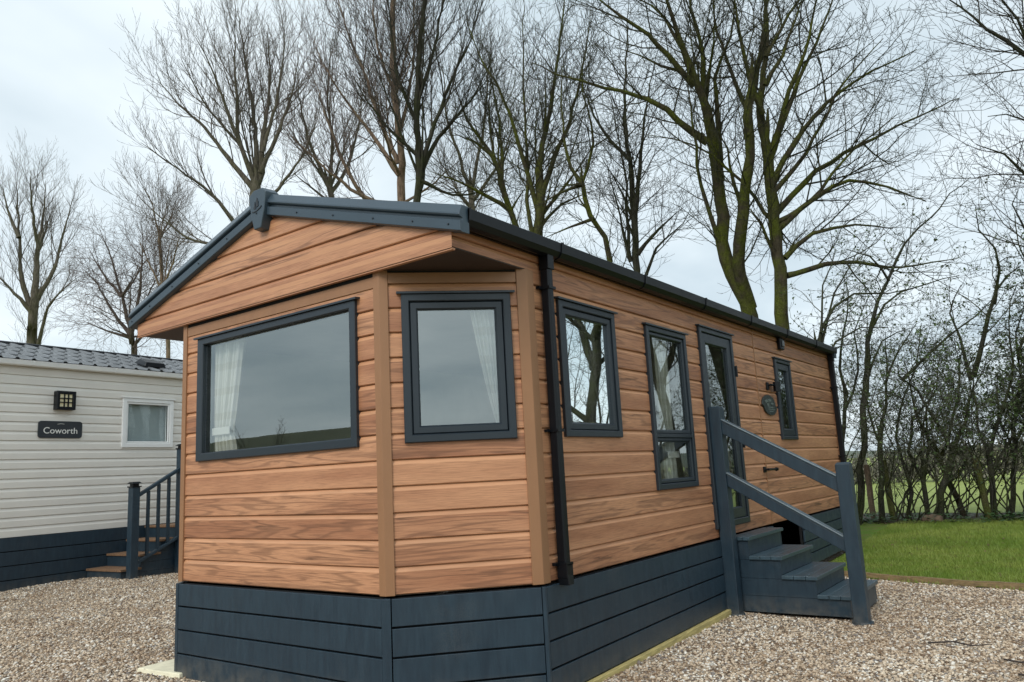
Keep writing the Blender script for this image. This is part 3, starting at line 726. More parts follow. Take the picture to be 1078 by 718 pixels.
# ------------------------------------------------------------------ ground
def sstep(a, b, x): t = np.clip((x - a) / (b - a), 0, 1); return t * t * (3 - 2 * t)
def hgt(x, y):
    x = np.asarray(x, float); y = np.asarray(y, float)
    h = .19 * sstep(6.2, 11.5, y) * sstep(-7, 0, x) * (1 - sstep(14, 26, y))
    h = h + .075 * np.exp(-((x + 8.4) ** 2 / 1.6 + (y - 2.7) ** 2 / 1.6))
    h = h + .010 * np.sin(x * 1.7 + .6 * y) * np.sin(y * 1.3 - .4 * x) + .006 * np.sin(x * 4.1 + 1) * np.sin(y * 3.7)
    return h
edge = lambda x: 6.19 - .23 * (x - 2.71)
def sheet(name, xs, ys, dz, mat, keep=None, label=None):
    X, Y = np.meshgrid(xs, ys); Z = hgt(X, Y) + dz
    nx, ny = len(xs), len(ys)
    v = np.stack([X, Y, Z], -1).reshape(-1, 3)
    i = np.arange(nx * ny).reshape(ny, nx)
    f = np.stack([i[:-1, :-1], i[:-1, 1:], i[1:, 1:], i[1:, :-1]], -1).reshape(-1, 4)
    if keep is not None:
        c = v[f].mean(1); f = f[keep(c[:, 0], c[:, 1])]
    return raw_mesh(name, v, f, mat)
def raw_mesh(name, v, f, mat, parent=None, smooth=False, uv=None):
    me = bpy.data.meshes.new(name); v = np.asarray(v, np.float32); f = np.asarray(f, np.int32)
    if parent is not None: v = v - np.array(world_loc(parent), np.float32)
    n, k = f.shape
    me.vertices.add(len(v)); me.vertices.foreach_set('co', v.ravel())
    me.loops.add(n * k); me.loops.foreach_set('vertex_index', f.ravel())
    me.polygons.add(n); me.polygons.foreach_set('loop_start', np.arange(0, n * k, k, dtype=np.int32))
    try: me.polygons.foreach_set('loop_total', np.full(n, k, np.int32))
    except Exception: pass
    me.update(calc_edges=True); me.materials.append(mat)
    if smooth: me.shade_smooth()
    o = bpy.data.objects.new(name, me); C.objects.link(o)
    if parent is not None: o.parent = parent
    return o

def gravel_mat():
    m = N('gravel'); p = m.geo()
    vo = m.n('TexVoronoi', feature='F1'); m.set(vo, 'Vector', p); vo.inputs['Scale'].default_value = 42
    vd = m.n('TexVoronoi', feature='DISTANCE_TO_EDGE'); m.set(vd, 'Vector', p); vd.inputs['Scale'].default_value = 42
    sc = m.n('SeparateColor'); m.set(sc, 0, vo.outputs['Color'])
    big = m.noise(p, 1.1, 4)
    c = m.mix(m.ramp(sc.outputs[0], 0, 1), lin(158, 137, 113), lin(208, 191, 168))
    c = m.mix(m.ramp(sc.outputs[1], .80, .84), c, lin(218, 212, 200))
    c = m.mix(m.ramp(sc.outputs[2], .80, .84), c, lin(96, 82, 70))
    c = m.mix(m.ramp(big, .38, .66, 0, .45), c, lin(140, 112, 84))
    ed = m.ramp(vd.outputs['Distance'], 0, .09)
    c = m.mix(ed, lin(106, 91, 76), c)
    return m.bsdf(c, .85, m.math('ADD', ed, m.math('MULTIPLY', sc.outputs[1], .6)), .9, .02, spec=.25)
def stone_mat():
    m = N('gravel_stones'); g = m.n('NewGeometry'); r = g.outputs['Random Per Island']
    wn = m.n('TexWhiteNoise', noise_dimensions='1D'); m.set(wn, 'W', r); sc = m.n('SeparateColor'); m.set(sc, 0, wn.outputs['Color'])
    c = m.mix(sc.outputs[0], lin(164, 143, 119), lin(216, 200, 177))
    c = m.mix(m.ramp(sc.outputs[1], .80, .84), c, lin(226, 221, 210))
    c = m.mix(m.ramp(sc.outputs[2], .80, .84), c, lin(104, 86, 70))
    c = m.mix(m.ramp(sc.outputs[1], .10, .06), c, lin(120, 116, 114))
    big = m.noise(g.outputs['Position'], 1.1, 4)
    c = m.mix(m.ramp(big, .38, .66, 0, .45), c, lin(140, 112, 84))
    f = m.noise(g.outputs['Position'], 160, 3)
    return m.bsdf(c, .8, f, .3, .002, spec=.3)
def grass_mat(name, a, b, c3, sc=1.0):
    m = N(name); p = m.geo()
    big = m.noise(p, .55 * sc, 4); mid = m.noise(p, 5 * sc, 4); f = m.noise(p, 60 * sc, 4, .7)
    col = m.mix(m.ramp(big, .35, .65), a, b)
    col = m.mix(m.ramp(mid, .48, .68, 0, .8), col, c3)
    col = m.mix(m.ramp(f, .35, .7, 0, .5), col, tuple(x * .45 for x in a[:3]) + (1,))
    return m.bsdf(col, .8, f, .8, .03, spec=.15)
M['gravel'] = gravel_mat(); M['stones'] = stone_mat()
M['lawn'] = grass_mat('lawn_grass', (.16, .20, .034, 1), (.115, .22, .022, 1), (.21, .165, .065, 1))
M['field'] = grass_mat('field_grass', (.30, .36, .10, 1), (.36, .42, .13, 1), (.24, .27, .09, 1), .8)
M['blade'] = leaf_mat('grass_blades', (.12, .185, .024, 1), (.21, .26, .05, 1), 1.3, .55)
M['bank'] = grass_mat('leaf_litter_bank', (.075, .058, .04, 1), (.06, .07, .03, 1), (.11, .08, .05, 1), 2)

far = sorted({-900, -600, -400, -250, -150, -100, -70, -50, -40, -30, -24, -18} | set(np.arange(-14, 14.1, .5)) | {16, 18, 22, 26, 30, 40, 50, 70, 100, 150, 250, 400, 600, 900})
tag(sheet('field', np.array(far, float), np.array(far, float), -.02, M['field']), kind='structure')
tag(sheet('gravel_yard', np.arange(-16, 9.01, .1), np.arange(-16, 9.01, .1), .0, M['gravel'], lambda x, y: ((x < 1.8) & (y < 8.8)) | (y < np.minimum(edge(x), 8.8))), kind='structure')
tag(sheet('lawn', np.concatenate([np.arange(-5, 9, .12), np.arange(9, 22, .5)]), np.arange(4.0, 12.3, .12), .012, M['lawn'], lambda x, y: (y > edge(x)) & ((x > 1.8) | (y > 8.75))), kind='structure')
tag(sheet('hedge_bank', np.concatenate([np.arange(-3, 12, .15), np.arange(12, 22, .5)]), np.arange(11.2, 13.6, .12), .03, M['bank'], lambda x, y: y > 11.6 + .18 * np.sin(x * 2.1) + .1 * np.sin(x * 5.3)), kind='structure')
mb = MB(); n = 30
for i in range(n):
    x0, x1 = 2.2 + 7 * i / n, 2.2 + 7 * (i + 1) / n
    y0, y1 = edge(x0), edge(x1); h0, h1 = float(hgt(x0, y0)), float(hgt(x1, y1)); w0, w1 = .006 * math.sin(i * 1.9), .006 * math.sin((i + 1) * 1.9)
    mb.poly([(x0, y0 - .02, h0 - .05), (x1, y1 - .02, h1 - .05), (x1, y1 - .02, h1 + .062 + w1), (x0, y0 - .02, h0 + .062 + w0)])
    mb.poly([(x0, y0 - .02, h0 + .062 + w0), (x1, y1 - .02, h1 + .062 + w1), (x1, y1 + .025, h1 + .062 + w1), (x0, y0 + .025, h0 + .062 + w0)])
    mb.poly([(x0, y0 + .025, h0 - .05), (x1, y1 + .025, h1 - .05), (x1, y1 + .025, h1 + .062 + w1), (x0, y0 + .025, h0 + .062 + w0)])
mb.poly([(2.2, edge(2.2) - .02, -.05), (2.2, edge(2.2) - .02, .07), (2.2, edge(2.2) + .025, .07), (2.2, edge(2.2) + .025, -.05)])
tag(mb.build('timber_edging', M['edging'], None, merge=True), 'low weathered timber edging board between the gravel and the lawn', 'edging')

# loose stones over the gravel
R_ = np.random.RandomState(3)
CAM = np.array([4.7501, -3.4493, 1.4128]); YAW, PIT, ROL, FPX = -.6316, .1709, -.0528, 803.11
fwd = np.array([math.sin(YAW) * math.cos(PIT), math.cos(YAW) * math.cos(PIT), math.sin(PIT)])
rt_ = np.array([math.cos(YAW), -math.sin(YAW), 0]); up_ = np.cross(rt_, fwd)
RT = math.cos(ROL) * rt_ + math.sin(ROL) * up_; UP = -math.sin(ROL) * rt_ + math.cos(ROL) * up_
def scatter(n, x0, x1, y0, y1, ok):
    x = R_.uniform(x0, x1, n); y = R_.uniform(y0, y1, n); k = ok(x, y); return x[k], y[k]
def stones_at(x, y, smin, smax):
    n = len(x); ph = (1 + 5 ** .5) / 2
    ico = np.array([(-1, ph, 0), (1, ph, 0), (-1, -ph, 0), (1, -ph, 0), (0, -1, ph), (0, 1, ph), (0, -1, -ph), (0, 1, -ph), (ph, 0, -1), (ph, 0, 1), (-ph, 0, -1), (-ph, 0, 1)]) / 1.902
    fc = np.array([(0, 11, 5), (0, 5, 1), (0, 1, 7), (0, 7, 10), (0, 10, 11), (1, 5, 9), (5, 11, 4), (11, 10, 2), (10, 7, 6), (7, 1, 8), (3, 9, 4), (3, 4, 2), (3, 2, 6), (3, 6, 8), (3, 8, 9), (4, 9, 5), (2, 4, 11), (6, 2, 10), (8, 6, 7), (9, 8, 1)])
    s = smin + (smax - smin) * R_.rand(n) ** 2
    v = ico[None] * (1 + R_.uniform(-.28, .28, (n, 12, 1)))
    sc = np.stack([s, s * R_.uniform(.55, .95, n), s * R_.uniform(.4, .75, n)], -1)
    v = v * sc[:, None, :]
    a = R_.uniform(0, 6.283, n); t = R_.uniform(-.7, .7, n)
    ca, sa, ct, st_ = np.cos(a)[:, None], np.sin(a)[:, None], np.cos(t)[:, None], np.sin(t)[:, None]
    vy = v[..., 1] * ct - v[..., 2] * st_; vz = v[..., 1] * st_ + v[..., 2] * ct; vx = v[..., 0]
    X = vx * ca - vy * sa + x[:, None]; Y = vx * sa + vy * ca + y[:, None]
    Z = vz + hgt(x, y)[:, None] + (s * .22)[:, None]
    V = np.stack([X, Y, Z], -1).reshape(-1, 3); F = (fc[None] + 12 * np.arange(n)[:, None, None]).reshape(-1, 3)
    return V, F
def in_lodge(x, y): return (np.abs(x) < H + .03) & (y > -.02 + np.maximum(0, (np.abs(x) - A)) / (H - A) * D) & (y < L)
def seen(x, y, m=160):
    P = np.stack([x, y, np.zeros_like(x)], -1) - CAM; w = P @ fwd; u = 539 + FPX * (P @ RT) / np.maximum(w, .1); v = 359 - FPX * (P @ UP) / np.maximum(w, .1)
    return (w > .3) & (u > -m) & (u < 1078 + m) & (v < 718 + m)
vs, fs_, o = [], [], 0
for n, box, sm in ((60000, (1.85, 5.6, -1.2, 6.4), (.008, .016)), (90000, (-9.2, -1.0, -1.6, 5.2), (.009, .019)), (5000, (-9, 5.5, -1.2, 6.3), (.014, .024))):
    x, y = scatter(n, *box, lambda x, y: seen(x, y) & ~in_lodge(x, y) & ((x < 1.8) | (y < edge(x) - .03)) & ~((x > 1.85) & (x < 2.95) & (y > YS) & (y < YE)))
    dist = np.hypot(x - CAM[0], y - CAM[1]); k = R_.rand(len(x)) < np.clip((6.5 / dist) ** 1.3, 0, 1); x, y = x[k], y[k]
    V, F = stones_at(x, y, *sm); vs.append(V); fs_.append(F + o); o += len(V)
tag(raw_mesh('loose_gravel', np.concatenate(vs), np.concatenate(fs_), M['stones']), 'loose beige gravel stones strewn over the yard', 'gravel', kind='stuff')

# grass blades and clover on the lawn
def blades(name, x, y, hmin, hmax, wid, mat, label, cat):
    n = len(x); a = R_.uniform(0, 6.283, n); l = R_.uniform(hmin, hmax, n); b = R_.uniform(0, 6.283, n); q = R_.uniform(.1, .7, n) * l
    z = hgt(x, y) + .005; dx, dy = np.cos(a) * wid, np.sin(a) * wid
    V = np.stack([np.stack([x - dx, y - dy, z], -1), np.stack([x + dx, y + dy, z], -1), np.stack([x + np.cos(b) * q, y + np.sin(b) * q, z + l], -1)], 1).reshape(-1, 3)
    return tag(raw_mesh(name, V, np.arange(3 * n).reshape(-1, 3), mat), label, cat, kind='stuff')
x, y = scatter(150000, 1.9, 8, 4.6, 12, lambda x, y: (y > edge(x) + .03) & seen(x, y, 250))
xe = R_.uniform(2.4, 8, 5000); ye_ = edge(xe) + R_.normal(.03, .035, 5000); x, y = np.concatenate([x, xe]), np.concatenate([y, ye_])
blades('lawn_blades', x, y, .02, .06, .004, M['blade'], 'short green grass blades of the lawn behind the steps', 'grass')
x, y = scatter(14000, -2, 10, 11.0, 13.4, lambda x, y: R_.rand(len(x)) < np.exp(-((y - 11.75) / .45) ** 2) * (.35 + .65 * (np.sin(x * 1.9) > -.2)))
n = len(x); V = []
a = R_.uniform(0, 6.283, n); s = R_.uniform(.02, .05, n); z = hgt(x, y) + R_.uniform(.02, .16, n); tl_ = R_.uniform(-.5, .5, n)
V = np.stack([np.stack([x + np.cos(a + p) * s * r, y + np.sin(a + p) * s * r, z + tl_ * s * np.cos(p)], -1) for p, r in ((0, 1.2), (1.57, .8), (3.14, 1.0), (4.71, .8))], 1).reshape(-1, 3)
M['ivy'] = leaf_mat('ivy_leaves', (.025, .07, .02, 1), (.06, .12, .03, 1), 12)
tag(raw_mesh('ivy_cover', V, np.arange(4 * n).reshape(-1, 4), M['ivy']), 'low ivy and weeds along the foot of the hedge', 'ivy', kind='stuff')

# dead leaves and bits blown over gravel and lawn
x, y = scatter(1500, -9, 7, -1, 11.5, lambda x, y: ~in_lodge(x, y) & (R_.rand(len(x)) < .25 + .75 * (y > 5)))
n = len(x); a = R_.uniform(0, 6.283, n); s = R_.uniform(.012, .03, n); z = hgt(x, y) + .03; q = R_.uniform(-.5, .5, n)
V = np.stack([np.stack([x + np.cos(a + p) * s * r, y + np.sin(a + p) * s * r, z + q * s * np.cos(p)], -1) for p, r in ((0, 1.3), (1.57, .6), (3.14, 1.1), (4.71, .6))], 1).reshape(-1, 3)
M['leaf'] = leaf_mat('dead_leaves', (.07, .045, .028, 1), (.17, .11, .06, 1), 9, .8)
tag(raw_mesh('fallen_leaves', V, np.arange(4 * n).reshape(-1, 4), M['leaf']), 'small dead leaves blown over the gravel and lawn', 'leaves', kind='stuff')
TREES = {
 'lone_ash': [[0.336,0.202,[[-34.33,11.66,-0.1],[-34.38,11.66,8.54],[-34.23,11.6,9.33],[-34.01,11.55,10.34]]],[0.202,0.045,[[-34.03,11.56,10.25],[-34.37,11.71,13.24],[-34.44,11.91,15.08],[-34.62,11.98,16.87]]],[0.157,0.045,[[-34.1,11.56,9.99],[-34.59,11.18,11.63],[-34.76,10.99,14.22],[-34.92,10.79,16.71]]],[0.134,0.034,[[-34.1,11.56,9.99],[-34.48,10.64,11.15],[-34.82,9.85,12.13]]],[0.134,0.034,[[-33.95,11.56,10.51],[-33.42,12.06,12.03],[-33.13,12.35,14.15],[-32.88,12.59,15.83]]],[0.112,0.034,[[-34.14,11.86,8.43],[-33.09,11.76,10.07],[-32.02,12.01,10.91],[-31.07,12.32,11.37]]],[0.112,0.034,[[-34.13,10.78,13.55],[-34.55,10.38,14.97],[-34.76,10.15,16.15]]],[0.112,0.034,[[-33.45,11.4,12.97],[-32.85,10.79,14.64],[-32.12,10.35,16.16]]]],
 'drooping_birch': [[0.149,0.112,[[-24.66,11.61,-0.1],[-24.71,11.61,6.59],[-24.66,11.53,7.18],[-24.65,11.43,7.62]]],[0.093,0.028,[[-24.65,11.48,7.44],[-25.34,11.08,8.45],[-25.98,10.71,9.68],[-26.61,10.34,10.44]]],[0.093,0.028,[[-24.63,11.46,7.55],[-25.17,11.27,9.15],[-25.76,11.04,10.96],[-26.29,10.79,12.23]]],[0.093,0.028,[[-24.65,11.43,7.62],[-24.49,11.61,9.08],[-24.45,11.69,10.73],[-24.5,11.68,11.93]]],[0.075,0.028,[[-24.65,11.56,7.03],[-24.21,11.95,8.0],[-23.84,12.28,8.68]]],[0.075,0.028,[[-24.65,11.48,7.4],[-25.25,10.77,7.71],[-25.75,10.13,8.09]]],[0.075,0.028,[[-24.75,11.06,9.04],[-25.36,10.66,9.94],[-25.91,10.29,11.08]]]],
 'tan_birch': [[0.126,0.054,[[-22.67,11.91,-0.1],[-22.72,11.91,6.1],[-22.55,11.7,7.7],[-22.46,11.46,9.13],[-22.29,11.2,10.91]]],[0.054,0.018,[[-22.48,11.52,8.77],[-22.77,11.12,9.88],[-23.01,10.77,10.91]]],[0.054,0.018,[[-22.43,11.48,9.13],[-21.6,11.43,10.14],[-21.01,11.3,11.01]]],[0.045,0.018,[[-22.29,11.2,10.91],[-22.07,10.76,12.07],[-22.09,10.38,12.72]]]],
 'fan_tree': [[0.254,0.179,[[-15.3,10.44,-0.1],[-15.35,10.44,8.83],[-15.13,10.38,9.86],[-15.01,10.33,10.5]]],[0.105,0.018,[[-15.02,10.3,10.59],[-15.75,9.83,11.74],[-16.42,9.4,12.84],[-17.29,8.84,13.88],[-17.81,8.49,14.89]]],[0.105,0.018,[[-14.98,10.31,10.68],[-14.99,9.76,11.93],[-15.03,9.24,13.02],[-15.02,8.73,14.16],[-15.15,8.23,15.03]]],[0.12,0.019,[[-14.95,10.32,10.7],[-14.84,10.42,11.17],[-14.8,10.45,12.32],[-14.63,10.57,14.1],[-14.7,10.51,15.97]]],[0.105,0.019,[[-14.95,10.32,10.73],[-15.15,10.38,13.0],[-15.5,10.28,14.91],[-15.83,10.2,17.2]]],[0.09,0.018,[[-14.8,10.35,11.11],[-14.32,10.75,12.59],[-13.99,11.01,14.05],[-13.82,11.14,15.37]]],[0.09,0.018,[[-15.26,10.41,9.27],[-15.51,10.06,9.44],[-15.79,9.28,10.42],[-16.28,8.42,11.11],[-16.77,7.54,11.81]]],[0.075,0.018,[[-15.36,10.44,8.77],[-17.04,9.49,9.23],[-18.0,8.86,10.1],[-18.61,8.44,10.89]]],[0.075,0.018,[[-14.66,10.32,11.75],[-14.36,10.59,13.36],[-14.19,10.76,15.01],[-14.16,10.81,16.36]]],[0.075,0.018,[[-15.17,10.34,9.86],[-14.26,10.88,10.86],[-13.54,11.24,12.03],[-13.1,11.38,13.22]]],[0.06,0.015,[[-15.17,9.88,12.03],[-15.5,9.25,12.77],[-15.72,8.63,13.72],[-15.8,8.19,14.52]]]],
 'stem_birch': [[0.174,0.062,[[-8.67,10.38,-0.1],[-8.72,10.38,8.25],[-8.54,10.23,9.55],[-8.46,10.03,10.78],[-8.32,9.81,12.28],[-8.12,9.64,13.77],[-7.93,9.46,15.25]]],[0.075,0.019,[[-8.64,10.23,9.26],[-9.24,9.88,10.47],[-9.78,9.56,11.38],[-10.38,9.2,12.65],[-10.6,9.07,13.44]]],[0.075,0.019,[[-8.61,10.18,9.55],[-8.95,9.92,10.72],[-9.28,9.66,12.14],[-9.69,9.33,13.8],[-9.84,9.18,15.16]]],[0.062,0.019,[[-8.48,10.11,10.33],[-8.29,10.4,11.72],[-8.25,10.56,13.16],[-8.28,10.67,14.95]]],[0.087,0.019,[[-8.71,10.34,8.49],[-9.43,9.71,8.7],[-9.69,9.24,9.68],[-9.81,8.89,10.63],[-9.91,8.52,11.69]]],[0.075,0.019,[[-8.78,10.33,8.25],[-9.49,9.35,8.85],[-9.89,8.67,9.46],[-10.25,7.97,10.17]]],[0.05,0.015,[[-8.42,9.95,11.32],[-8.46,9.41,12.45],[-8.27,9.06,13.54],[-8.1,8.8,14.4]]]],
 'dark_ash': [[0.161,0.046,[[-7.4,9.53,-0.1],[-7.45,9.53,7.72],[-7.35,9.51,8.17],[-7.19,9.47,8.91],[-7.08,9.31,10.05],[-6.82,9.2,11.43],[-6.53,9.12,12.81],[-6.28,9.02,14.16]]],[0.069,0.017,[[-7.18,9.5,8.82],[-6.64,9.49,9.8],[-5.93,9.51,10.99],[-5.5,9.57,11.58],[-5.09,9.45,12.58]]],[0.081,0.017,[[-7.3,9.53,8.28],[-7.13,9.69,9.13],[-6.74,10.03,9.87],[-6.16,10.54,10.88],[-5.8,10.85,11.77]]],[0.058,0.017,[[-7.09,9.34,9.87],[-7.27,8.92,10.88],[-7.2,8.64,12.1],[-7.09,8.35,13.42]]],[0.058,0.017,[[-7.23,9.53,8.5],[-6.79,10.23,8.21],[-6.14,11.01,8.38]]],[0.058,0.017,[[-7.18,9.44,9.07],[-7.35,9.1,9.38],[-7.64,8.46,9.98],[-7.74,7.89,10.76]]],[0.058,0.017,[[-6.95,9.3,10.55],[-6.66,9.47,11.51],[-6.41,9.6,12.74],[-6.24,9.66,13.99]]]],
 'leaning_alder': [[0.13,0.071,[[-5.77,11.47,-0.1],[-5.82,11.47,7.17],[-5.81,11.41,7.55],[-5.94,11.14,8.33]]],[0.083,0.018,[[-5.94,11.14,8.33],[-6.02,10.92,9.14],[-6.41,10.42,10.16],[-6.53,10.12,11.23]]],[0.071,0.018,[[-5.86,11.3,7.83],[-6.23,10.73,8.2],[-6.63,10.14,8.51],[-7.01,9.61,8.71]]],[0.059,0.018,[[-5.96,11.1,8.47],[-5.88,11.08,9.58],[-5.94,10.95,10.83],[-6.01,10.82,12.1]]],[0.059,0.014,[[-6.01,10.91,9.18],[-6.39,10.66,9.6],[-6.84,10.39,9.9]]]],
 'mossy_alder': [[0.159,0.106,[[-4.33,10.21,-0.1],[-4.38,10.21,6.23],[-4.3,10.18,6.71],[-4.2,10.13,7.27]]],[0.085,0.021,[[-4.2,10.13,7.27],[-4.19,10.08,8.04],[-3.83,10.25,9.6],[-3.53,10.37,11.15],[-3.3,10.43,12.76]]],[0.074,0.016,[[-4.25,10.14,7.04],[-4.32,9.74,8.26],[-4.44,9.27,9.55],[-4.69,8.81,10.5],[-4.8,8.51,11.27]]],[0.074,0.016,[[-4.17,10.13,7.33],[-3.77,10.17,8.23],[-3.23,10.26,9.3],[-2.87,10.22,10.36],[-2.58,10.15,11.35]]],[0.053,0.016,[[-4.44,10.08,6.65],[-4.48,10.01,7.2],[-4.38,9.98,8.36],[-4.3,9.89,10.2],[-4.13,9.84,12.11]]],[0.053,0.016,[[-4.29,10.17,6.75],[-3.89,10.48,7.28],[-3.31,10.99,7.6]]],[0.053,0.016,[[-4.19,10.18,7.06],[-3.49,10.28,7.67],[-2.84,10.31,8.37]]]],
 'slim_dark': [[0.113,0.072,[[-2.46,11.16,-0.1],[-2.51,11.16,5.27],[-2.48,11.12,5.59],[-2.34,10.97,6.77]]],[0.072,0.021,[[-2.34,10.97,6.77],[-2.3,10.92,8.03],[-2.32,10.85,8.94],[-2.17,10.87,10.3],[-2.01,10.9,11.7]]],[0.051,0.012,[[-2.24,10.8,7.91],[-2.65,10.41,8.61],[-2.85,10.17,9.34],[-2.99,9.97,9.98]]],[0.062,0.015,[[-2.31,10.97,6.85],[-1.93,10.81,8.34],[-1.71,10.73,9.15],[-1.41,10.7,10.0]]],[0.062,0.021,[[-2.41,11.09,5.92],[-1.91,11.17,6.37],[-1.46,11.26,6.71]]],[0.051,0.015,[[-2.36,10.99,6.59],[-2.49,10.75,7.2],[-2.6,10.56,7.66]]],[0.041,0.015,[[-2.55,11.02,5.78],[-2.63,11.03,6.23],[-2.67,11.04,6.57]]],[0.041,0.015,[[-2.33,11.25,5.46],[-2.15,11.47,6.07],[-1.67,12.0,6.66],[-1.52,12.16,7.04]]]],
 'curved_moss': [[0.087,0.048,[[-2.42,9.94,-0.1],[-2.47,9.94,5.25],[-2.44,9.89,5.56],[-2.46,9.79,6.0],[-2.62,9.56,6.49],[-2.66,9.41,7.07]]],[0.048,0.019,[[-2.66,9.41,7.07],[-2.87,9.33,7.51],[-2.97,9.33,8.17],[-3.03,9.38,8.96],[-3.0,9.48,9.87]]],[0.039,0.012,[[-2.67,9.39,7.13],[-2.27,9.24,7.83],[-2.14,8.83,8.65],[-1.99,8.53,9.28]]],[0.039,0.012,[[-2.69,9.38,7.09],[-3.1,9.03,6.9],[-3.48,8.72,6.62]]],[0.039,0.012,[[-2.58,9.61,6.41],[-3.04,9.41,6.27],[-3.5,9.21,6.14]]]],
 'twin_trunk': [[0.208,0.104,[[0.06,10.78,-0.1],[0.01,10.78,3.89],[0.01,10.74,4.12],[-0.1,10.54,4.67],[-0.2,10.35,5.19],[-0.16,10.22,5.98],[-0.1,10.02,7.11]]],[0.117,0.036,[[-0.1,10.02,7.11],[-0.03,9.6,7.88],[-0.06,9.2,8.47],[-0.09,8.76,9.12],[-0.11,8.42,9.6],[-0.08,7.89,10.41]]],[0.135,0.081,[[0.03,10.72,4.25],[0.01,10.39,4.84],[0.22,10.1,5.67],[0.53,9.85,6.52],[0.82,9.42,7.65]]],[0.09,0.036,[[0.55,10.29,8.07],[0.74,10.44,8.78],[0.9,10.56,9.45],[1.1,10.71,10.64],[1.25,10.81,11.67]]],[0.081,0.023,[[-0.17,9.9,7.4],[-0.59,9.6,7.87],[-1.04,9.27,8.35],[-2.17,8.53,8.86],[-2.84,8.07,9.29]]],[0.072,0.018,[[-0.22,9.64,8.48],[-0.52,9.26,9.04],[-0.8,8.94,9.45],[-1.28,8.43,9.97],[-1.77,7.92,10.48]]],[0.072,0.027,[[-0.12,9.8,8.02],[0.03,9.6,8.89],[0.03,9.27,9.77],[0.13,8.97,10.75]]],[0.072,0.027,[[-0.06,10.14,6.67],[0.13,9.93,8.61],[0.45,10.03,9.39],[0.67,10.0,10.46]]],[0.054,0.018,[[-0.23,10.29,5.38],[-0.3,9.7,6.52],[-0.2,9.29,7.54],[-0.01,8.89,8.66]]],[0.054,0.018,[[0.13,10.41,6.03],[0.1,10.1,7.26],[-0.04,9.89,7.73]]],[0.054,0.018,[[0.53,10.31,7.89],[0.3,10.28,8.84],[0.08,10.27,10.04],[0.07,10.38,11.15]]],[0.054,0.018,[[-0.22,9.59,8.69],[-0.48,9.16,9.75],[-0.98,8.67,10.31]]]],
 'big_ash': [[0.174,0.096,[[0.65,10.64,-0.1],[0.6,10.64,3.65],[0.63,10.58,4.03],[0.73,10.48,4.84],[0.75,10.32,5.69],[0.85,10.14,6.86]]],[0.096,0.035,[[0.85,10.14,6.86],[0.78,10.2,7.82],[0.96,10.48,9.19],[1.02,10.63,10.22],[1.14,10.84,11.74]]],[0.061,0.013,[[0.83,10.51,5.03],[1.29,10.79,5.45],[1.93,11.28,5.56],[2.48,11.74,5.48]]],[0.07,0.013,[[0.79,10.37,5.55],[1.73,10.74,6.22],[2.31,11.06,6.24],[3.1,11.58,5.81]]],[0.07,0.013,[[0.77,10.3,5.79],[1.48,10.93,6.66],[2.38,11.75,7.31],[3.76,13.03,8.13]]],[0.07,0.013,[[0.8,10.22,6.27],[1.43,10.45,7.35],[2.33,10.92,8.16],[3.32,11.52,8.66]]],[0.07,0.017,[[0.86,10.15,6.82],[1.32,10.53,8.08],[1.87,10.97,9.42],[2.28,11.28,10.6]]],[0.061,0.013,[[0.81,10.56,4.71],[1.59,11.39,4.96],[2.45,12.38,4.88],[3.29,13.26,5.05]]],[0.061,0.013,[[0.72,10.46,4.89],[0.64,9.91,5.62],[0.53,9.62,5.89]]],[0.07,0.017,[[0.84,10.15,6.76],[1.25,10.11,7.72],[1.81,10.11,8.87],[2.15,9.98,9.95]]],[0.061,0.017,[[0.88,9.99,7.65],[0.78,9.65,8.49],[0.81,9.37,9.48],[0.88,9.17,10.3]]],[0.052,0.013,[[0.8,10.24,6.19],[1.45,10.5,6.9],[2.03,10.63,7.87],[2.88,10.96,8.8]]],[0.052,0.013,[[0.78,10.34,5.67],[1.32,10.6,5.96],[2.02,10.82,6.74],[2.9,11.19,7.41]]],[0.052,0.017,[[1.0,9.97,8.17],[1.45,10.16,9.02],[1.82,10.3,9.89]]],[0.044,0.013,[[1.08,9.91,8.68],[1.66,10.32,9.78],[2.31,10.8,10.52]]]],
 'far_left': [[0.151,0.101,[[-15.47,13.92,-0.1],[-15.52,13.92,9.61],[-15.4,13.75,10.77],[-15.36,13.61,11.6]]],[0.084,0.017,[[-15.36,13.61,11.6],[-15.51,13.02,12.88],[-15.52,12.55,14.14],[-15.29,12.14,15.68]]],[0.084,0.017,[[-15.36,13.6,11.67],[-14.69,13.18,13.03],[-14.21,12.59,14.41],[-13.37,12.11,15.97]]],[0.084,0.017,[[-15.36,13.64,11.43],[-14.91,14.14,12.7],[-14.69,14.43,14.19],[-14.58,14.66,16.1]]],[0.067,0.017,[[-15.38,13.7,11.1],[-15.98,13.18,11.82],[-16.48,12.75,12.38]]]],
 'far_mid': [[0.146,0.097,[[-10.93,16.17,-0.1],[-10.98,16.17,8.73],[-10.87,16.01,9.85],[-10.78,15.87,10.81]]],[0.081,0.016,[[-10.78,15.87,10.81],[-10.73,15.19,12.12],[-10.66,14.61,13.26],[-10.23,14.02,14.89]]],[0.081,0.016,[[-10.78,15.87,10.84],[-10.15,15.66,12.27],[-9.58,15.41,13.69],[-9.05,15.06,15.22]]],[0.081,0.016,[[-10.79,15.91,10.59],[-9.93,16.1,11.49],[-9.32,16.16,12.35],[-8.77,16.06,13.49]]],[0.065,0.016,[[-10.81,15.97,10.27],[-11.29,15.58,11.04],[-11.75,15.24,11.48]]]],
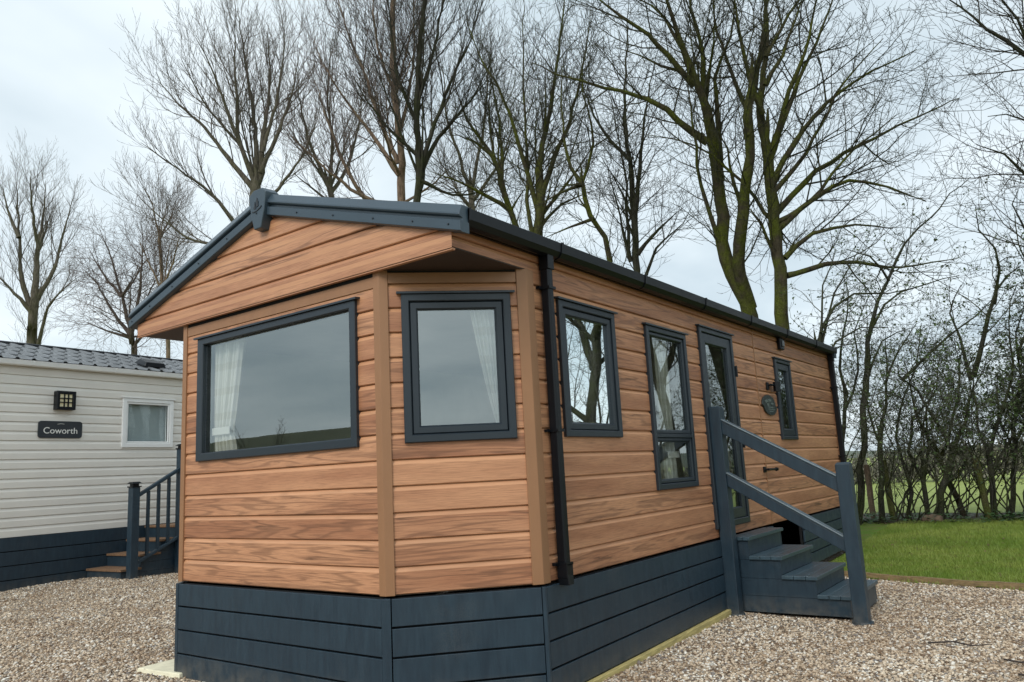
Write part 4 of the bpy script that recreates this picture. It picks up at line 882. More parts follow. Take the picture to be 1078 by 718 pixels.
 'edge_ash': [[0.162,0.113,[[5.01,12.9,-0.1],[4.96,12.9,2.14],[5.33,12.59,4.85],[5.53,12.29,6.92]]],[0.081,0.016,[[5.53,12.32,6.76],[5.16,11.97,7.55],[4.87,11.72,8.04],[4.44,11.37,8.54],[4.09,11.09,8.95],[3.8,10.85,9.28]]],[0.065,0.016,[[5.37,12.52,5.33],[4.82,11.89,5.64],[4.58,11.56,5.9],[4.34,11.22,6.21],[4.02,10.87,6.37]]],[0.073,0.024,[[5.53,12.29,6.92],[5.29,11.66,7.97],[5.08,11.19,8.7],[4.86,10.76,9.27]]],[0.057,0.016,[[5.2,12.66,4.05],[4.66,11.98,4.53],[4.43,11.55,5.07],[4.35,11.35,5.37],[4.47,11.34,5.59]]],[0.049,0.016,[[5.21,11.95,7.43],[4.85,11.29,8.5],[4.56,10.84,9.11]]]],
 'bent_thorn': [[0.085,0.068,[[1.38,11.4,-0.1],[1.33,11.4,0.25],[1.58,11.31,1.55],[1.79,11.21,2.71]]],[0.068,0.017,[[1.79,11.21,2.71],[2.01,11.22,3.73],[2.33,11.34,4.45],[2.66,11.49,5.09],[3.11,11.76,5.55]]],[0.021,0.008,[[3.13,11.59,5.5],[3.45,11.92,5.93],[3.78,12.27,6.28]]],[0.034,0.008,[[2.01,11.17,3.62],[2.25,11.17,4.02],[2.85,11.4,4.29],[3.42,11.65,4.39]]],[0.034,0.008,[[2.37,11.27,4.43],[2.18,10.85,4.84],[1.89,10.47,4.96]]],[0.034,0.008,[[1.81,11.22,2.71],[2.11,11.45,3.38],[2.55,11.83,3.62]]]],
 'arch_thorn': [[0.065,0.049,[[1.08,10.38,-0.1],[1.03,10.38,0.46],[1.21,10.17,2.06],[1.32,10.01,3.15]]],[0.049,0.016,[[1.32,10.01,3.15],[1.42,10.07,3.58],[1.63,10.22,3.92],[1.94,10.47,4.15],[2.38,10.88,4.12],[2.74,11.2,4.22]]],[0.04,0.012,[[1.32,10.05,3.02],[1.54,10.16,3.82],[1.85,10.36,4.47],[2.1,10.52,4.93]]],[0.04,0.012,[[1.28,10.08,2.7],[1.64,10.03,3.3],[2.01,10.14,3.5],[2.41,10.32,3.46]]],[0.032,0.01,[[1.42,10.01,3.49],[1.54,10.17,4.33],[1.75,10.38,4.97]]]],
 'mossy_fork': [[0.077,0.06,[[2.83,12.73,-0.1],[2.78,12.73,0.19],[2.7,12.53,0.83],[2.62,12.4,1.17]]],[0.06,0.026,[[2.62,12.4,1.17],[2.47,12.29,1.75],[2.33,12.18,2.37],[2.3,12.15,3.07]]],[0.052,0.017,[[2.6,12.37,1.24],[2.9,12.6,1.98],[3.07,12.72,2.67],[3.09,12.74,3.56]]]],
 'dark_fork': [[0.092,0.075,[[2.56,12.01,-0.1],[2.51,12.01,0.25],[2.62,12.0,0.65],[2.74,12.02,0.98]]],[0.092,0.058,[[2.74,12.02,0.98],[2.86,12.09,1.33],[3.1,12.23,1.9],[3.34,12.35,2.7]]],[0.067,0.025,[[3.36,12.11,2.68],[3.61,11.93,3.35],[3.92,11.79,4.0],[4.0,11.46,4.69],[3.83,11.12,5.02],[3.86,10.96,5.35]]],[0.05,0.017,[[2.88,12.03,1.38],[2.71,11.84,1.98],[2.51,11.63,2.49],[2.27,11.43,2.76]]],[0.05,0.017,[[3.31,12.09,2.6],[3.24,12.05,3.37],[3.16,11.99,3.81],[3.38,12.17,4.32]]],[0.042,0.013,[[3.83,12.2,3.89],[4.07,12.45,4.41],[4.29,12.68,4.58]]],[0.042,0.013,[[2.33,11.36,2.66],[2.97,11.64,3.26],[3.52,11.89,3.68],[3.9,12.07,4.03]]]],
 'dark_stem': [[0.077,0.06,[[1.66,11.72,-0.1],[1.61,11.72,0.28],[1.73,11.65,1.03],[1.79,11.59,1.49]]],[0.06,0.026,[[1.79,11.59,1.49],[1.91,11.66,1.95],[2.02,11.7,2.63],[2.12,11.72,3.59]]],[0.034,0.013,[[2.03,11.53,2.62],[2.32,11.49,3.18],[2.67,11.53,3.65]]],[0.034,0.013,[[1.81,11.6,1.53],[1.72,11.52,2.22],[1.73,11.53,2.74],[1.89,11.63,3.43]]]],
 'thin_thorn': [[0.043,0.043,[[2.03,12.25,-0.1],[1.98,12.25,0.23],[2.06,12.22,0.66],[2.08,12.16,1.0]]],[0.043,0.017,[[2.08,12.16,1.0],[2.03,12.06,1.69],[2.18,12.11,2.38],[2.47,12.27,2.97],[2.64,12.32,3.76]]],[0.035,0.013,[[2.09,12.18,0.97],[2.39,12.08,1.5],[2.58,11.86,2.16],[2.81,11.74,2.63]]]],
 'curly_thorn': [[0.06,0.051,[[2.32,12.21,-0.1],[2.27,12.21,0.23],[2.31,12.16,0.65],[2.33,12.11,0.94]]],[0.051,0.017,[[2.33,12.11,0.94],[2.23,11.86,1.42],[2.38,11.76,2.0],[2.77,11.86,2.48],[2.95,11.76,3.12]]],[0.043,0.017,[[2.34,12.12,0.94],[2.55,11.97,1.49],[2.61,11.66,2.15],[2.51,11.3,2.64]]]],
 'ivy_stem': [[0.074,0.058,[[3.37,12.37,-0.1],[3.32,12.37,0.17],[3.36,12.27,0.78],[3.39,12.22,1.11]]],[0.049,0.016,[[3.39,12.22,1.11],[3.64,12.14,1.91],[3.92,12.14,2.53],[4.01,11.91,3.48],[4.21,11.85,4.1]]],[0.041,0.016,[[3.4,12.22,1.14],[3.31,12.08,1.77],[3.37,12.05,2.42],[3.62,12.16,3.07]]],[0.041,0.016,[[3.41,12.25,1.02],[3.76,12.34,1.57],[4.02,12.35,2.2],[4.25,12.33,2.84]]]],
 'right_thorn': [[0.059,0.05,[[3.58,12.91,-0.1],[3.53,12.91,0.12],[3.68,12.85,0.91],[3.77,12.74,1.74]]],[0.042,0.017,[[3.77,12.74,1.74],[4.02,12.58,2.55],[4.08,12.28,3.35],[4.31,12.19,3.97]]],[0.042,0.017,[[3.73,12.78,1.41],[4.08,12.75,2.05],[4.34,12.6,2.85],[4.39,12.3,3.64]]],[0.034,0.013,[[3.71,12.8,1.24],[3.6,12.6,1.92],[3.67,12.52,2.59]]]],
 'edge_thorn': [[0.073,0.057,[[3.9,12.64,-0.1],[3.85,12.64,0.11],[3.99,12.5,1.23],[4.1,12.38,2.2]]],[0.049,0.016,[[4.1,12.38,2.2],[4.12,12.0,2.99],[4.37,11.8,3.74],[4.41,11.38,4.63]]],[0.049,0.016,[[4.07,12.43,1.88],[4.51,12.53,2.65],[4.78,12.46,3.6]]],[0.041,0.016,[[4.02,12.46,1.56],[3.89,12.32,2.22],[3.85,12.26,2.71]]]],
 'back_thorn': [[0.068,0.048,[[0.69,13.3,-0.1],[0.64,13.3,0.16],[0.82,13.13,1.59],[0.99,13.05,2.54]]],[0.048,0.019,[[0.99,13.05,2.54],[1.08,12.64,3.46],[1.36,12.47,4.17],[1.44,12.16,4.88]]],[0.039,0.014,[[0.96,13.07,2.35],[1.35,12.9,3.07],[1.44,12.52,3.78],[1.82,12.36,4.46]]]],
}
# ------------------------------------------------------------------ bare trees
def tubes(name, lines, k, mat, parent):
    """lines: list of (points, radii); one mesh of tapering k-sided tubes"""
    groups = {}
    for P, Rr in lines: groups.setdefault(len(P), []).append((P, Rr))
    VV, FF, o = [], [], 0
    for n, g in groups.items():
        P = np.array([a for a, b in g], np.float64); Rr = np.array([b for a, b in g], np.float64); B = len(g)
        T = np.empty_like(P); T[:, 1:-1] = P[:, 2:] - P[:, :-2]; T[:, 0] = P[:, 1] - P[:, 0]; T[:, -1] = P[:, -1] - P[:, -2]
        T /= np.linalg.norm(T, axis=-1, keepdims=True) + 1e-9
        ref = np.where(np.abs(T[..., 2:3]) < .9, np.array([0, 0, 1.0]), np.array([1.0, 0, 0]))
        ref = np.broadcast_to(ref[:, :1], T.shape)
        a = np.cross(T, ref); a /= np.linalg.norm(a, axis=-1, keepdims=True) + 1e-9; b = np.cross(T, a)
        an = np.arange(k) * 2 * math.pi / k
        V = P[:, :, None] + Rr[:, :, None, None] * (a[:, :, None] * np.cos(an)[:, None] + b[:, :, None] * np.sin(an)[:, None])
        idx = np.arange(B * n * k).reshape(B, n, k)
        F = np.stack([idx[:, :-1], np.roll(idx, -1, 2)[:, :-1], np.roll(idx, -1, 2)[:, 1:], idx[:, 1:]], -1).reshape(-1, 4)
        VV.append(V.reshape(-1, 3)); FF.append(F + o); o += B * n * k
    return raw_mesh(name, np.concatenate(VV), np.concatenate(FF), mat, parent, smooth=k > 4)

def smooth_line(P, Rr, step, jit, rg):
    """Catmull-Rom through the traced joints with a little wander"""
    P = [Vector(p) for p in P]; out = []; rad = []; n = len(P); tot = sum((b - a).length for a, b in zip(P, P[1:])); acc = 0
    for i in range(n - 1):
        p0, p1, p2, p3 = P[max(i - 1, 0)], P[i], P[i + 1], P[min(i + 2, n - 1)]
        L_ = (p2 - p1).length; m = max(1, int(L_ / step))
        for j in range(m):
            t = j / m
            q = .5 * ((2 * p1) + (p2 - p0) * t + (2 * p0 - 5 * p1 + 4 * p2 - p3) * t * t + (3 * p1 - p0 - 3 * p2 + p3) * t ** 3)
            f = (acc + L_ * t) / tot; r = Rr[0] + (Rr[1] - Rr[0]) * f ** .8
            if i + j > 0: q += Vector((rg.gauss(0, 1), rg.gauss(0, 1), rg.gauss(0, .5))) * jit
            out.append(tuple(q)); rad.append(r * (1 + rg.uniform(-.06, .06)))
        acc += L_
    out.append(tuple(P[-1])); rad.append(Rr[1])
    if Rr[1] > .03:                       # trunks thin out past their last joint instead of ending square
        d = (Vector(out[-1]) - Vector(out[-2])).normalized()
        for k, f in ((.25, .8), (.55, .5), (.9, .15)):
            q = P[-1] + d * k * min(1, Rr[1] * 12) + Vector((rg.gauss(0, .02), rg.gauss(0, .02), 0)); out.append(tuple(q)); rad.append(Rr[1] * f)
    return out, rad

def grow(out, P, Rr, lvl, st, rg):
    if lvl >= len(st['n']): return
    n = len(P); seg = [math.dist(P[i], P[i + 1]) for i in range(n - 1)]; Lt = sum(seg)
    cnt = max(2, int(Lt * st['n'][lvl] + rg.random())); s0 = st['start'][lvl]; az = rg.random() * 6.28
    wx, wy, wz = st['wind']
    for c in range(cnt):
        f = s0 + (1 - s0) * (c + rg.random()) / cnt
        d = f * Lt; i = 0
        while i < n - 2 and d > seg[i]: d -= seg[i]; i += 1
        t = min(1, d / max(seg[i], 1e-6)); a, b = P[i], P[i + 1]
        x, y, z = a[0] + (b[0] - a[0]) * t, a[1] + (b[1] - a[1]) * t, a[2] + (b[2] - a[2]) * t
        r = Rr[i] + (Rr[i + 1] - Rr[i]) * t
        T = Vector((b[0] - a[0], b[1] - a[1], b[2] - a[2])).normalized()
        az += 2.4 + rg.uniform(-.5, .5)
        u = T.cross(Vector((.3, .2, 1)) if abs(T.z) < .95 else Vector((1, 0, 0))).normalized(); w = T.cross(u)
        ang = math.radians(rg.uniform(*st['ang']))
        D = T * math.cos(ang) + (u * math.cos(az) + w * math.sin(az)) * math.sin(ang)
        ln = st['len'][lvl] * rg.uniform(.55, 1.2) * (1.1 - .55 * f)
        if lvl == 0: ln = min(ln, Lt * .75)
        rr = max(st['rmin'], min(r * .62, st['rk'] * ln + st['rmin']))
        m = st['seg'][lvl]; pts = [(x, y, z)]; rad = [rr]; p = Vector((x, y, z))
        for k in range(m):
            D = (D + Vector((rg.gauss(0, 1), rg.gauss(0, 1), rg.gauss(0, 1))) * st['wig'] + Vector((wx, wy, wz + st['up'])) * (.5 + .5 * k / m)).normalized()
            p = p + D * ln / m; pts.append((p.x, p.y, p.z)); rad.append(max(st['rmin'] * .75, rr * (1 - .8 * (k + 1) / m)))
        if pts[-1][2] < .15: continue
        out.append((pts, rad)); grow(out, pts, rad, lvl + 1, st, rg)

ST = {
 'far':    dict(n=[1.6, 2.6], len=[1.2, .6], start=[.3, .2], ang=(25, 50), up=.12, wig=.12, wind=(0, 0, 0), rk=.0085, rmin=.008, seg=[4, 3]),
 'fan':    dict(n=[2.7, 4.2, 4.8], len=[2.6, 1.1, .5], start=[.18, .12, .1], ang=(16, 40), up=.23, wig=.10, wind=(0, 0, 0), rk=.0075, rmin=.0044, seg=[5, 4, 3]),
 'birch':  dict(n=[3.8, 5.0, 5.0], len=[2.1, 1.0, .48], start=[.15, .12, .1], ang=(18, 42), up=.19, wig=.12, wind=(0, 0, 0), rk=.0070, rmin=.0042, seg=[5, 4, 3]),
 'droop':  dict(n=[3.2, 4.2, 4.2], len=[2.4, 1.3, .65], start=[.15, .1, .1], ang=(25, 65), up=-.02, wig=.12, wind=(-.02, 0, 0), rk=.0070, rmin=.0052, seg=[5, 4, 3]),
 'ash':    dict(n=[2.9, 4.6, 5.4], len=[2.0, .95, .38], start=[.14, .15, .15], ang=(28, 58), up=.11, wig=.13, wind=(0, 0, 0), rk=.0085, rmin=.0040, seg=[5, 4, 3]),
 'alder':  dict(n=[3.6, 4.8, 5.2], len=[1.9, .9, .38], start=[.12, .12, .1], ang=(22, 52), up=.16, wig=.12, wind=(0, 0, 0), rk=.0085, rmin=.0038, seg=[5, 4, 3]),
 'thorn':  dict(n=[3.6, 6.0, 7.0], len=[1.1, .52, .25], start=[.10, .1, .1], ang=(30, 75), up=.05, wig=.26, wind=(.07, .05, 0), rk=.0085, rmin=.0030, seg=[5, 4, 3]),
 'hedge':  dict(n=[5.6, 8.0, 8.0], len=[.95, .46, .22], start=[.05, .1, .1], ang=(30, 80), up=.04, wig=.28, wind=(.05, .04, 0), rk=.0085, rmin=.0030, seg=[5, 4, 3]),
}
BK = {
 'grey':  (bark_mat('grey_brown_bark', (.070, .060, .048, 1), (.10, .11, .035, 1), .4), leaf_mat('grey_brown_twigs', (.085, .070, .056, 1), (.125, .105, .085, 1), 2, .9)),
 'red':   (bark_mat('reddish_bark', (.060, .045, .040, 1), (.08, .09, .03, 1), .2), leaf_mat('reddish_twigs', (.10, .075, .068, 1), (.14, .105, .092, 1), 2, .9)),
 'tan':   (bark_mat('pale_birch_bark', (.15, .105, .075, 1), (.09, .10, .04, 1), .35), leaf_mat('birch_twigs', (.090, .066, .058, 1), (.13, .096, .084, 1), 2, .9)),
 'dark':  (bark_mat('dark_bark', (.030, .028, .022, 1), (.06, .075, .02, 1), .55), leaf_mat('dark_twigs', (.030, .027, .022, 1), (.05, .045, .030, 1), 2, .9)),
 'moss':  (bark_mat('mossy_bark', (.034, .028, .018, 1), (.105, .120, .018, 1), 1.0), leaf_mat('mossy_twigs', (.026, .024, .016, 1), (.042, .044, .018, 1), 2, .9)),
 'thorn': (bark_mat('hawthorn_bark', (.026, .025, .020, 1), (.07, .085, .025, 1), .7), leaf_mat('hawthorn_twigs', (.058, .056, .044, 1), (.088, .090, .056, 1), 2, .9)),
}
M['bud'] = leaf_mat('small_green_leaves', (.035, .065, .018, 1), (.075, .11, .03, 1), 8)
def leaf_cloud(name, lines, n, size, parent, zlo, zhi, rg):
    pts = []
    pool = [l for l in lines if zlo < l[0][0][2] < zhi]
    if not pool: return
    for _ in range(n):
        P, _r = pool[rg.randrange(len(pool))]; i = rg.randrange(len(P) - 1); t = rg.random(); a, b = P[i], P[i + 1]
        pts.append([a[k] + (b[k] - a[k]) * t + rg.gauss(0, .02) for k in range(3)])
    p = np.array(pts); m = len(p); q = R_.normal(size=(m, 3)); q /= np.linalg.norm(q, axis=1, keepdims=True); r = np.cross(q, R_.normal(size=(m, 3))); r /= np.linalg.norm(r, axis=1, keepdims=True)
    s = R_.uniform(.5, 1.2, (m, 1)) * size
    V = np.stack([p - q * s, p + r * s * .6, p + q * s, p - r * s * .6], 1).reshape(-1, 3)
    return raw_mesh(name, V, np.arange(4 * m).reshape(-1, 4), M['bud'], parent)

INFO = {
 'lone_ash': ('bare_tree', 'bare round-crowned tree at the far left above the tiled roof', 'fan', 'grey', 'trees'),
 'drooping_birch': ('bare_tree', 'low reddish twiggy tree between the far left tree and the gable', 'droop', 'red', 'trees'),
 'tan_birch': ('birch_tree', 'slender tan-trunked birch just left of the wood lodge\'s eave', 'birch', 'tan', 'trees'),
 'fan_tree': ('bare_tree', 'fan-shaped bare tree rising behind the ridge end cap', 'fan', 'grey', 'trees'),
 'stem_birch': ('birch_tree', 'tall birch with pale brown trunk behind the middle of the front gable slope', 'birch', 'tan', 'trees'),
 'dark_ash': ('bare_tree', 'dark straight bare tree immediately right of the tall pale birch', 'fan', 'dark', 'trees'),
 'leaning_alder': ('alder_tree', 'mossy bare tree leaning left behind the front end of the gutter', 'alder', 'moss', 'trees'),
 'mossy_alder': ('alder_tree', 'mossy many-stemmed tree rising above the black downpipe', 'alder', 'moss', 'trees'),
 'slim_dark': ('bare_tree', 'slim dark tree with short broken side branches over the middle of the gutter', 'ash', 'dark', 'trees'),
 'curved_moss': ('bare_tree', 'thin S-curved mossy tree left of the slim dark tree', 'ash', 'moss', 'trees'),
 'twin_trunk': ('ash_tree', 'large mossy tree with two trunks forking low behind the roof', 'ash', 'moss', 'trees'),
 'big_ash': ('ash_tree', 'large single-trunked mossy tree with long limbs reaching right behind the lodge', 'ash', 'moss', 'trees'),
 'far_left': ('bare_tree', 'thin grey tree far back between the fan-shaped tree and the tall pale birch', 'fan', 'grey', 'trees'),
 'far_mid': ('bare_tree', 'thin grey tree far back between the dark straight tree and the left-leaning mossy tree', 'fan', 'grey', 'trees'),
 'far_right': ('bare_tree', 'thin grey tree far back behind the S-curved mossy tree', 'fan', 'grey', 'trees'),
 'edge_ash': ('ash_tree', 'tree outside the right edge whose dark branches reach in at top right', 'ash', 'dark', 'trees'),
 'bent_thorn': ('hawthorn_tree', 'thin hawthorn leaning right in a long line past the lodge\'s far corner', 'thorn', 'thorn', 'hedge'),
 'arch_thorn': ('hawthorn_tree', 'wind-swept thorn arching right over the far end of the gutter', 'thorn', 'thorn', 'hedge'),
 'mossy_fork': ('hawthorn_tree', 'mossy stem slanting left up out of the hedge, crossing the dark forked trunk', 'hedge', 'moss', 'hedge'),
 'dark_fork': ('hawthorn_tree', 'thick dark forked trunk with the tallest crooked top in the hedge', 'thorn', 'thorn', 'hedge'),
 'dark_stem': ('hawthorn_tree', 'dark upright stem between the tan post and the leaning mossy post', 'hedge', 'thorn', 'hedge'),
 'thin_thorn': ('hawthorn_tree', 'thinnest hedge stem, right of the leaning mossy post', 'hedge', 'thorn', 'hedge'),
 'curly_thorn': ('hawthorn_tree', 'curly hedge stem just left of the thick dark forked trunk', 'hedge', 'thorn', 'hedge'),
 'ivy_stem': ('hawthorn_tree', 'leafy hedge stem behind the mossy post near the right edge', 'hedge', 'thorn', 'hedge'),
 'right_thorn': ('hawthorn_tree', 'dark hedge stem second from the right edge of the photo', 'hedge', 'thorn', 'hedge'),
 'edge_thorn': ('hawthorn_tree', 'hedge thorn at the right edge, its trunk just out of frame', 'hedge', 'thorn', 'hedge'),
 'back_thorn': ('hawthorn_tree', 'thorn bush hard against the far corner of the wood lodge', 'hedge', 'thorn', 'hedge'),
}
EXTRA = {'far': 0, 'fan': 3, 'birch': 5, 'droop': 7, 'alder': 4, 'ash': 4}
def build_tree(key, limbs, name, label, style, bk, grp, leaves=0):
    rg = random.Random(sum(map(ord, key)) * 7 + 5); st = ST[style]
    base = limbs[0][2][0]
    root = thing(name, (base[0], base[1], 0), label, 'tree', {'trees': 'bare trees behind the lodge', 'hedge': 'thorn trees of the hedge', 'mirror': 'thorns mirrored in the side windows'}[grp])
    thick, fine = [], []
    if grp == 'trees' and style != 'mirror':
        limbs = list(limbs); src = [l for l in limbs if l[2][0][2] > 0 and l[1] < .055]
        for q in range(EXTRA.get(style, 5)):
            r0, r1, P = src[rg.randrange(len(src))]; o_ = Vector(P[0]); a0 = rg.uniform(.6, 5.7); k = rg.uniform(.55, .95); ca, sa = math.cos(a0), math.sin(a0)
            # lead the copy off from another height on the trunk it grows from
            sh = Vector(src[rg.randrange(len(src))][2][0]) - o_
            if sh.length > 2.5: sh = Vector((0, 0, 0))
            Q = []
            for p in P:
                d = Vector(p) - o_; Q.append(tuple(o_ + sh + Vector((d.x * ca - d.y * sa, d.x * sa + d.y * ca, d.z * rg.uniform(.92, 1.08))) * k))
            limbs.append([r0 * .62, r1, Q])
    if grp == 'hedge':
        limbs = list(limbs)
        for q in range(7 if style == 'hedge' else 5):
            a0 = rg.uniform(0, 6.28); p = Vector((base[0] + .22 * math.cos(a0), base[1] + .3 * math.sin(a0), base[2])); d = Vector((math.cos(a0) * .35 + .1, math.sin(a0) * .35, 1)).normalized()
            tw = rg.uniform(-.5, .5); P = [tuple(p)]; h_ = rg.uniform(2.0, 4.4)
            for j in range(6):
                d = (d + Vector((rg.gauss(.06, .30), rg.gauss(.04, .30), rg.gauss(.05, .12)))).normalized(); p = p + d * h_ / 6; P.append(tuple(p))
            limbs.append([rg.uniform(.011, .024), .005, P])
    if grp == 'hedge': limbs = [[a_ * .78, b_ * .78, P_] for a_, b_, P_ in limbs]
    for r0, r1, P in limbs:
        trk = P[0][2] < 0 or r1 > .055 or any(math.dist(P[-1], Q_[0]) < .2 and P is not Q_ for _a, _b, Q_ in limbs)
        sp = smooth_line(P, (r0, r1 if trk else min(r1, .006)), .28, .016 if style not in ('thorn', 'hedge') else .022, rg)
        thick.append(sp)
        low = P[0][2] < 0
        st2 = dict(st)
        if low: st2['start'] = [.6] + list(st['start'][1:]); st2['n'] = [st['n'][0] * .45] + list(st['n'][1:])
        elif grp == 'hedge' and P[0][2] < .5: st2['start'] = [.32] + list(st['start'][1:])
        out = []; grow(out, sp[0], sp[1], 0, st2, rg); fine += out
    tubes('trunk', thick, 9, BK[bk][0], root)
    tubes('crown', fine, 3, BK[bk][1], root)
    if leaves: leaf_cloud('foliage', fine, leaves, .026, root, .3, 6.0, rg)
    return len(fine)
tot = 0
for key, limbs in TREES.items():
    nm, lab, style, bk, grp = INFO[key]
    tot += build_tree(key, limbs, nm, lab, style, bk, grp, 0 if grp == 'trees' else 4500 if key in ('ivy_stem', 'right_thorn', 'edge_thorn') else 1100)
# two trees beyond the right edge, seen in the side windows
build_tree('mirror_one', [[.13, .09, [(7.6, 11.0, -.1), (7.5, 11.0, 2.2), (7.2, 11.1, 4.5), (7.3, 11.2, 7)]], [.12, .02, [(7.35, 11.1, 3.6), (8.2, 11.6, 5.6), (8.8, 11.9, 8)]], [.10, .02, [(7.3, 11.05, 4.2), (6.4, 10.4, 5.6), (5.8, 10.0, 7.5)]], [.08, .015, [(7.5, 11.0, 2.4), (8.6, 10.6, 3.4), (9.6, 10.3, 4.4)]], [.12, .03, [(7.3, 11.2, 7), (7.6, 11.3, 9.5), (7.5, 11.2, 12)]]],
           'ash_tree', 'thick-trunked tree mirrored in the window beside the black downpipe', 'ash', 'dark', 'trees')
build_tree('mirror_two', [[.13, .08, [(5.9, 11.9, -.1), (6.0, 11.9, 1.8), (6.3, 11.8, 3.8), (6.8, 11.7, 6)]], [.09, .015, [(6.2, 11.8, 3.0), (5.4, 11.6, 4.6), (5.0, 11.4, 6.4)]], [.08, .015, [(6.4, 11.8, 4.0), (7.0, 12.3, 5.6), (7.3, 12.6, 7.6)]], [.09, .02, [(6.8, 11.7, 6), (7.0, 11.6, 8), (6.9, 11.6, 10.5)]]],
           'ash_tree', 'leaning tree mirrored in the two-pane window left of the stair post', 'ash', 'dark', 'trees')

for i, (x, y, k) in enumerate(((5.0, 11.9, 1.2), (6.5, 11.5, 1.0), (7.6, 11.2, 1.3), (8.8, 10.9, 1.1), (9.9, 10.4, 1.2))):
    lm = [[.06, .045, [(x, y, -.1), (x + .05, y, .7 * k), (x - .05 + .1 * (i % 2), y, 1.5 * k)]]]
    for j in range(4):
        a_ = j * 1.7 + i; q = .35 * k; lm.append([.035, .006, [(x, y + .01, (.8 + .18 * j) * k), (x + q * math.cos(a_), y + q * math.sin(a_), 1.9 * k), (x + 1.7 * q * math.cos(a_ + .4), y + 1.7 * q * math.sin(a_ + .4), 3.0 * k), (x + 2.6 * q * math.cos(a_ + .7), y + 2.2 * q * math.sin(a_ + .7), 4.3 * k)]])
    build_tree('mirror_thorn%d' % i, lm, 'hawthorn_tree', 'thorn bush beyond the right edge, mirrored as dark twigs in the side windows', 'thorn', 'thorn', 'mirror')

# fence posts standing in the hedge
for (x, y, hh, r, lean, mat, lab) in ((1.35, 12.45, 1.02, .055, (.0, .0), 'post', 'tan round fence post nearest the lodge, left of the dark stem'),
                                      (1.77, 12.10, 1.10, .058, (-.05, .0), 'mosspost', 'mossy fence post leaning slightly left, right of the dark stem'),
                                      (3.27, 12.05, 1.05, .055, (-.07, .02), 'mosspost', 'mossy leaning fence post near the right edge of the photo')):
    t = MB(); z0 = float(hgt(x, y)); m = 6
    t.tube([(x + lean[0] * i / m + .004 * math.sin(i * 2), y + lean[1] * i / m, z0 - .1 + (hh + .1) * i / m) for i in range(m + 1)], [r * (1 + .05 * math.sin(i * 3)) for i in range(m + 1)], 12)
    tag(t.build('fence_post', M[mat], None, smooth=False, merge=True), lab, 'post', 'old fence posts in the hedge')
bm = bmesh.new(); bmesh.ops.create_icosphere(bm, subdivisions=3, radius=1)
for v in bm.verts:
    k = 1 + .12 * math.sin(v.co.x * 4 + 1) * math.sin(v.co.y * 3) + .08 * math.sin(v.co.z * 6 + v.co.x * 5); v.co = Vector((v.co.x * .17 * k, v.co.y * .11 * k, v.co.z * .085 * k))
me = bpy.data.meshes.new('boulder'); bm.to_mesh(me); bm.free(); me.materials.append(M['stone']); me.shade_smooth()
o = bpy.data.objects.new('boulder', me); C.objects.link(o); o.location = (2.45, 11.75, float(hgt(2.45, 11.75)) + .06); tag(o, 'brown boulder lying at the foot of the hedge', 'boulder')
# sticks on the gravel
for i, (P, lab) in enumerate(((((3.62, 3.05), (3.78, 3.12), (3.90, 3.05), (4.02, 3.13)), 'longest dark forked twig on the gravel right of the steps'),
                              (((4.12, 2.72), (4.22, 2.66), (4.31, 2.69)), 'short dark twig on the gravel near the right edge'),
                              (((4.22, 2.38), (4.33, 2.33), (4.46, 2.34)), 'dark twig lowest on the gravel at the right edge'))):
    t = MB(); pts = [(x, y, float(hgt(x, y)) + .022 + .006 * (j % 2)) for j, (x, y) in enumerate(P)]
    t.tube(pts, [.007, .006, .005, .003][:len(pts)], 6)
    t.tube([pts[1], (pts[1][0] + .07, pts[1][1] + .09, pts[1][2] + .015)], [.004, .002], 5)
    if i == 0: t.tube([pts[2], (pts[2][0] - .02, pts[2][1] + .12, pts[2][2] + .02)], [.004, .002], 5)
    tag(t.build('fallen_twig', M['twig'], None), lab, 'twig', 'fallen twigs on the gravel')

# ------------------------------------------------------------------ distance
M['farhedge'] = leaf_mat('hazy_hedge_twigs', (.15, .14, .11, 1), (.20, .19, .14, 1), .3, .9)  # distance haze is put into the twig colours: paler and greyer
M['farhedge2'] = leaf_mat('hazy_olive_twigs', (.12, .125, .10, 1), (.17, .17, .135, 1), .3, .9)  # olive lightened in the colour itself to look hazy
def far_hedge(name, p0, p1, hh, n, label, seed, mat, k=3, sc=1.0):
    rg = random.Random(seed); ls = []
    p0, p1 = Vector(p0), Vector(p1); Ln = (p1 - p0).length
    for _ in range(n):
        f = rg.random(); p = p0.lerp(p1, f) + Vector((rg.gauss(0, .5), rg.gauss(0, .5), 0)); top = hh * (.7 + .3 * math.sin(f * Ln * .35) * math.sin(f * Ln * .11 + 1) + rg.uniform(-.15, .3))
        z = rg.uniform(0, top * .8); a = rg.uniform(0, 6.28); l = rg.uniform(.4, 1.1) * sc
        q = [(p.x, p.y, z), (p.x + math.cos(a) * .3 * l, p.y + math.sin(a) * .3 * l, z + .3 * l), (p.x + math.cos(a) * .45 * l, p.y + math.sin(a) * .45 * l, min(top, z + .7 * l) + .02)]
        ls.append((q, [.05 * sc, .035 * sc, .015 * sc]))
    return tag(tubes(name, ls, k, mat, None), label, 'hedge', kind='stuff')
far_hedge('distant_hedge', (-30, 40, 0), (60, 33, 0), 1.6, 9000, 'far brown hedge line across the field behind the thorn trees', 5, M['farhedge'])
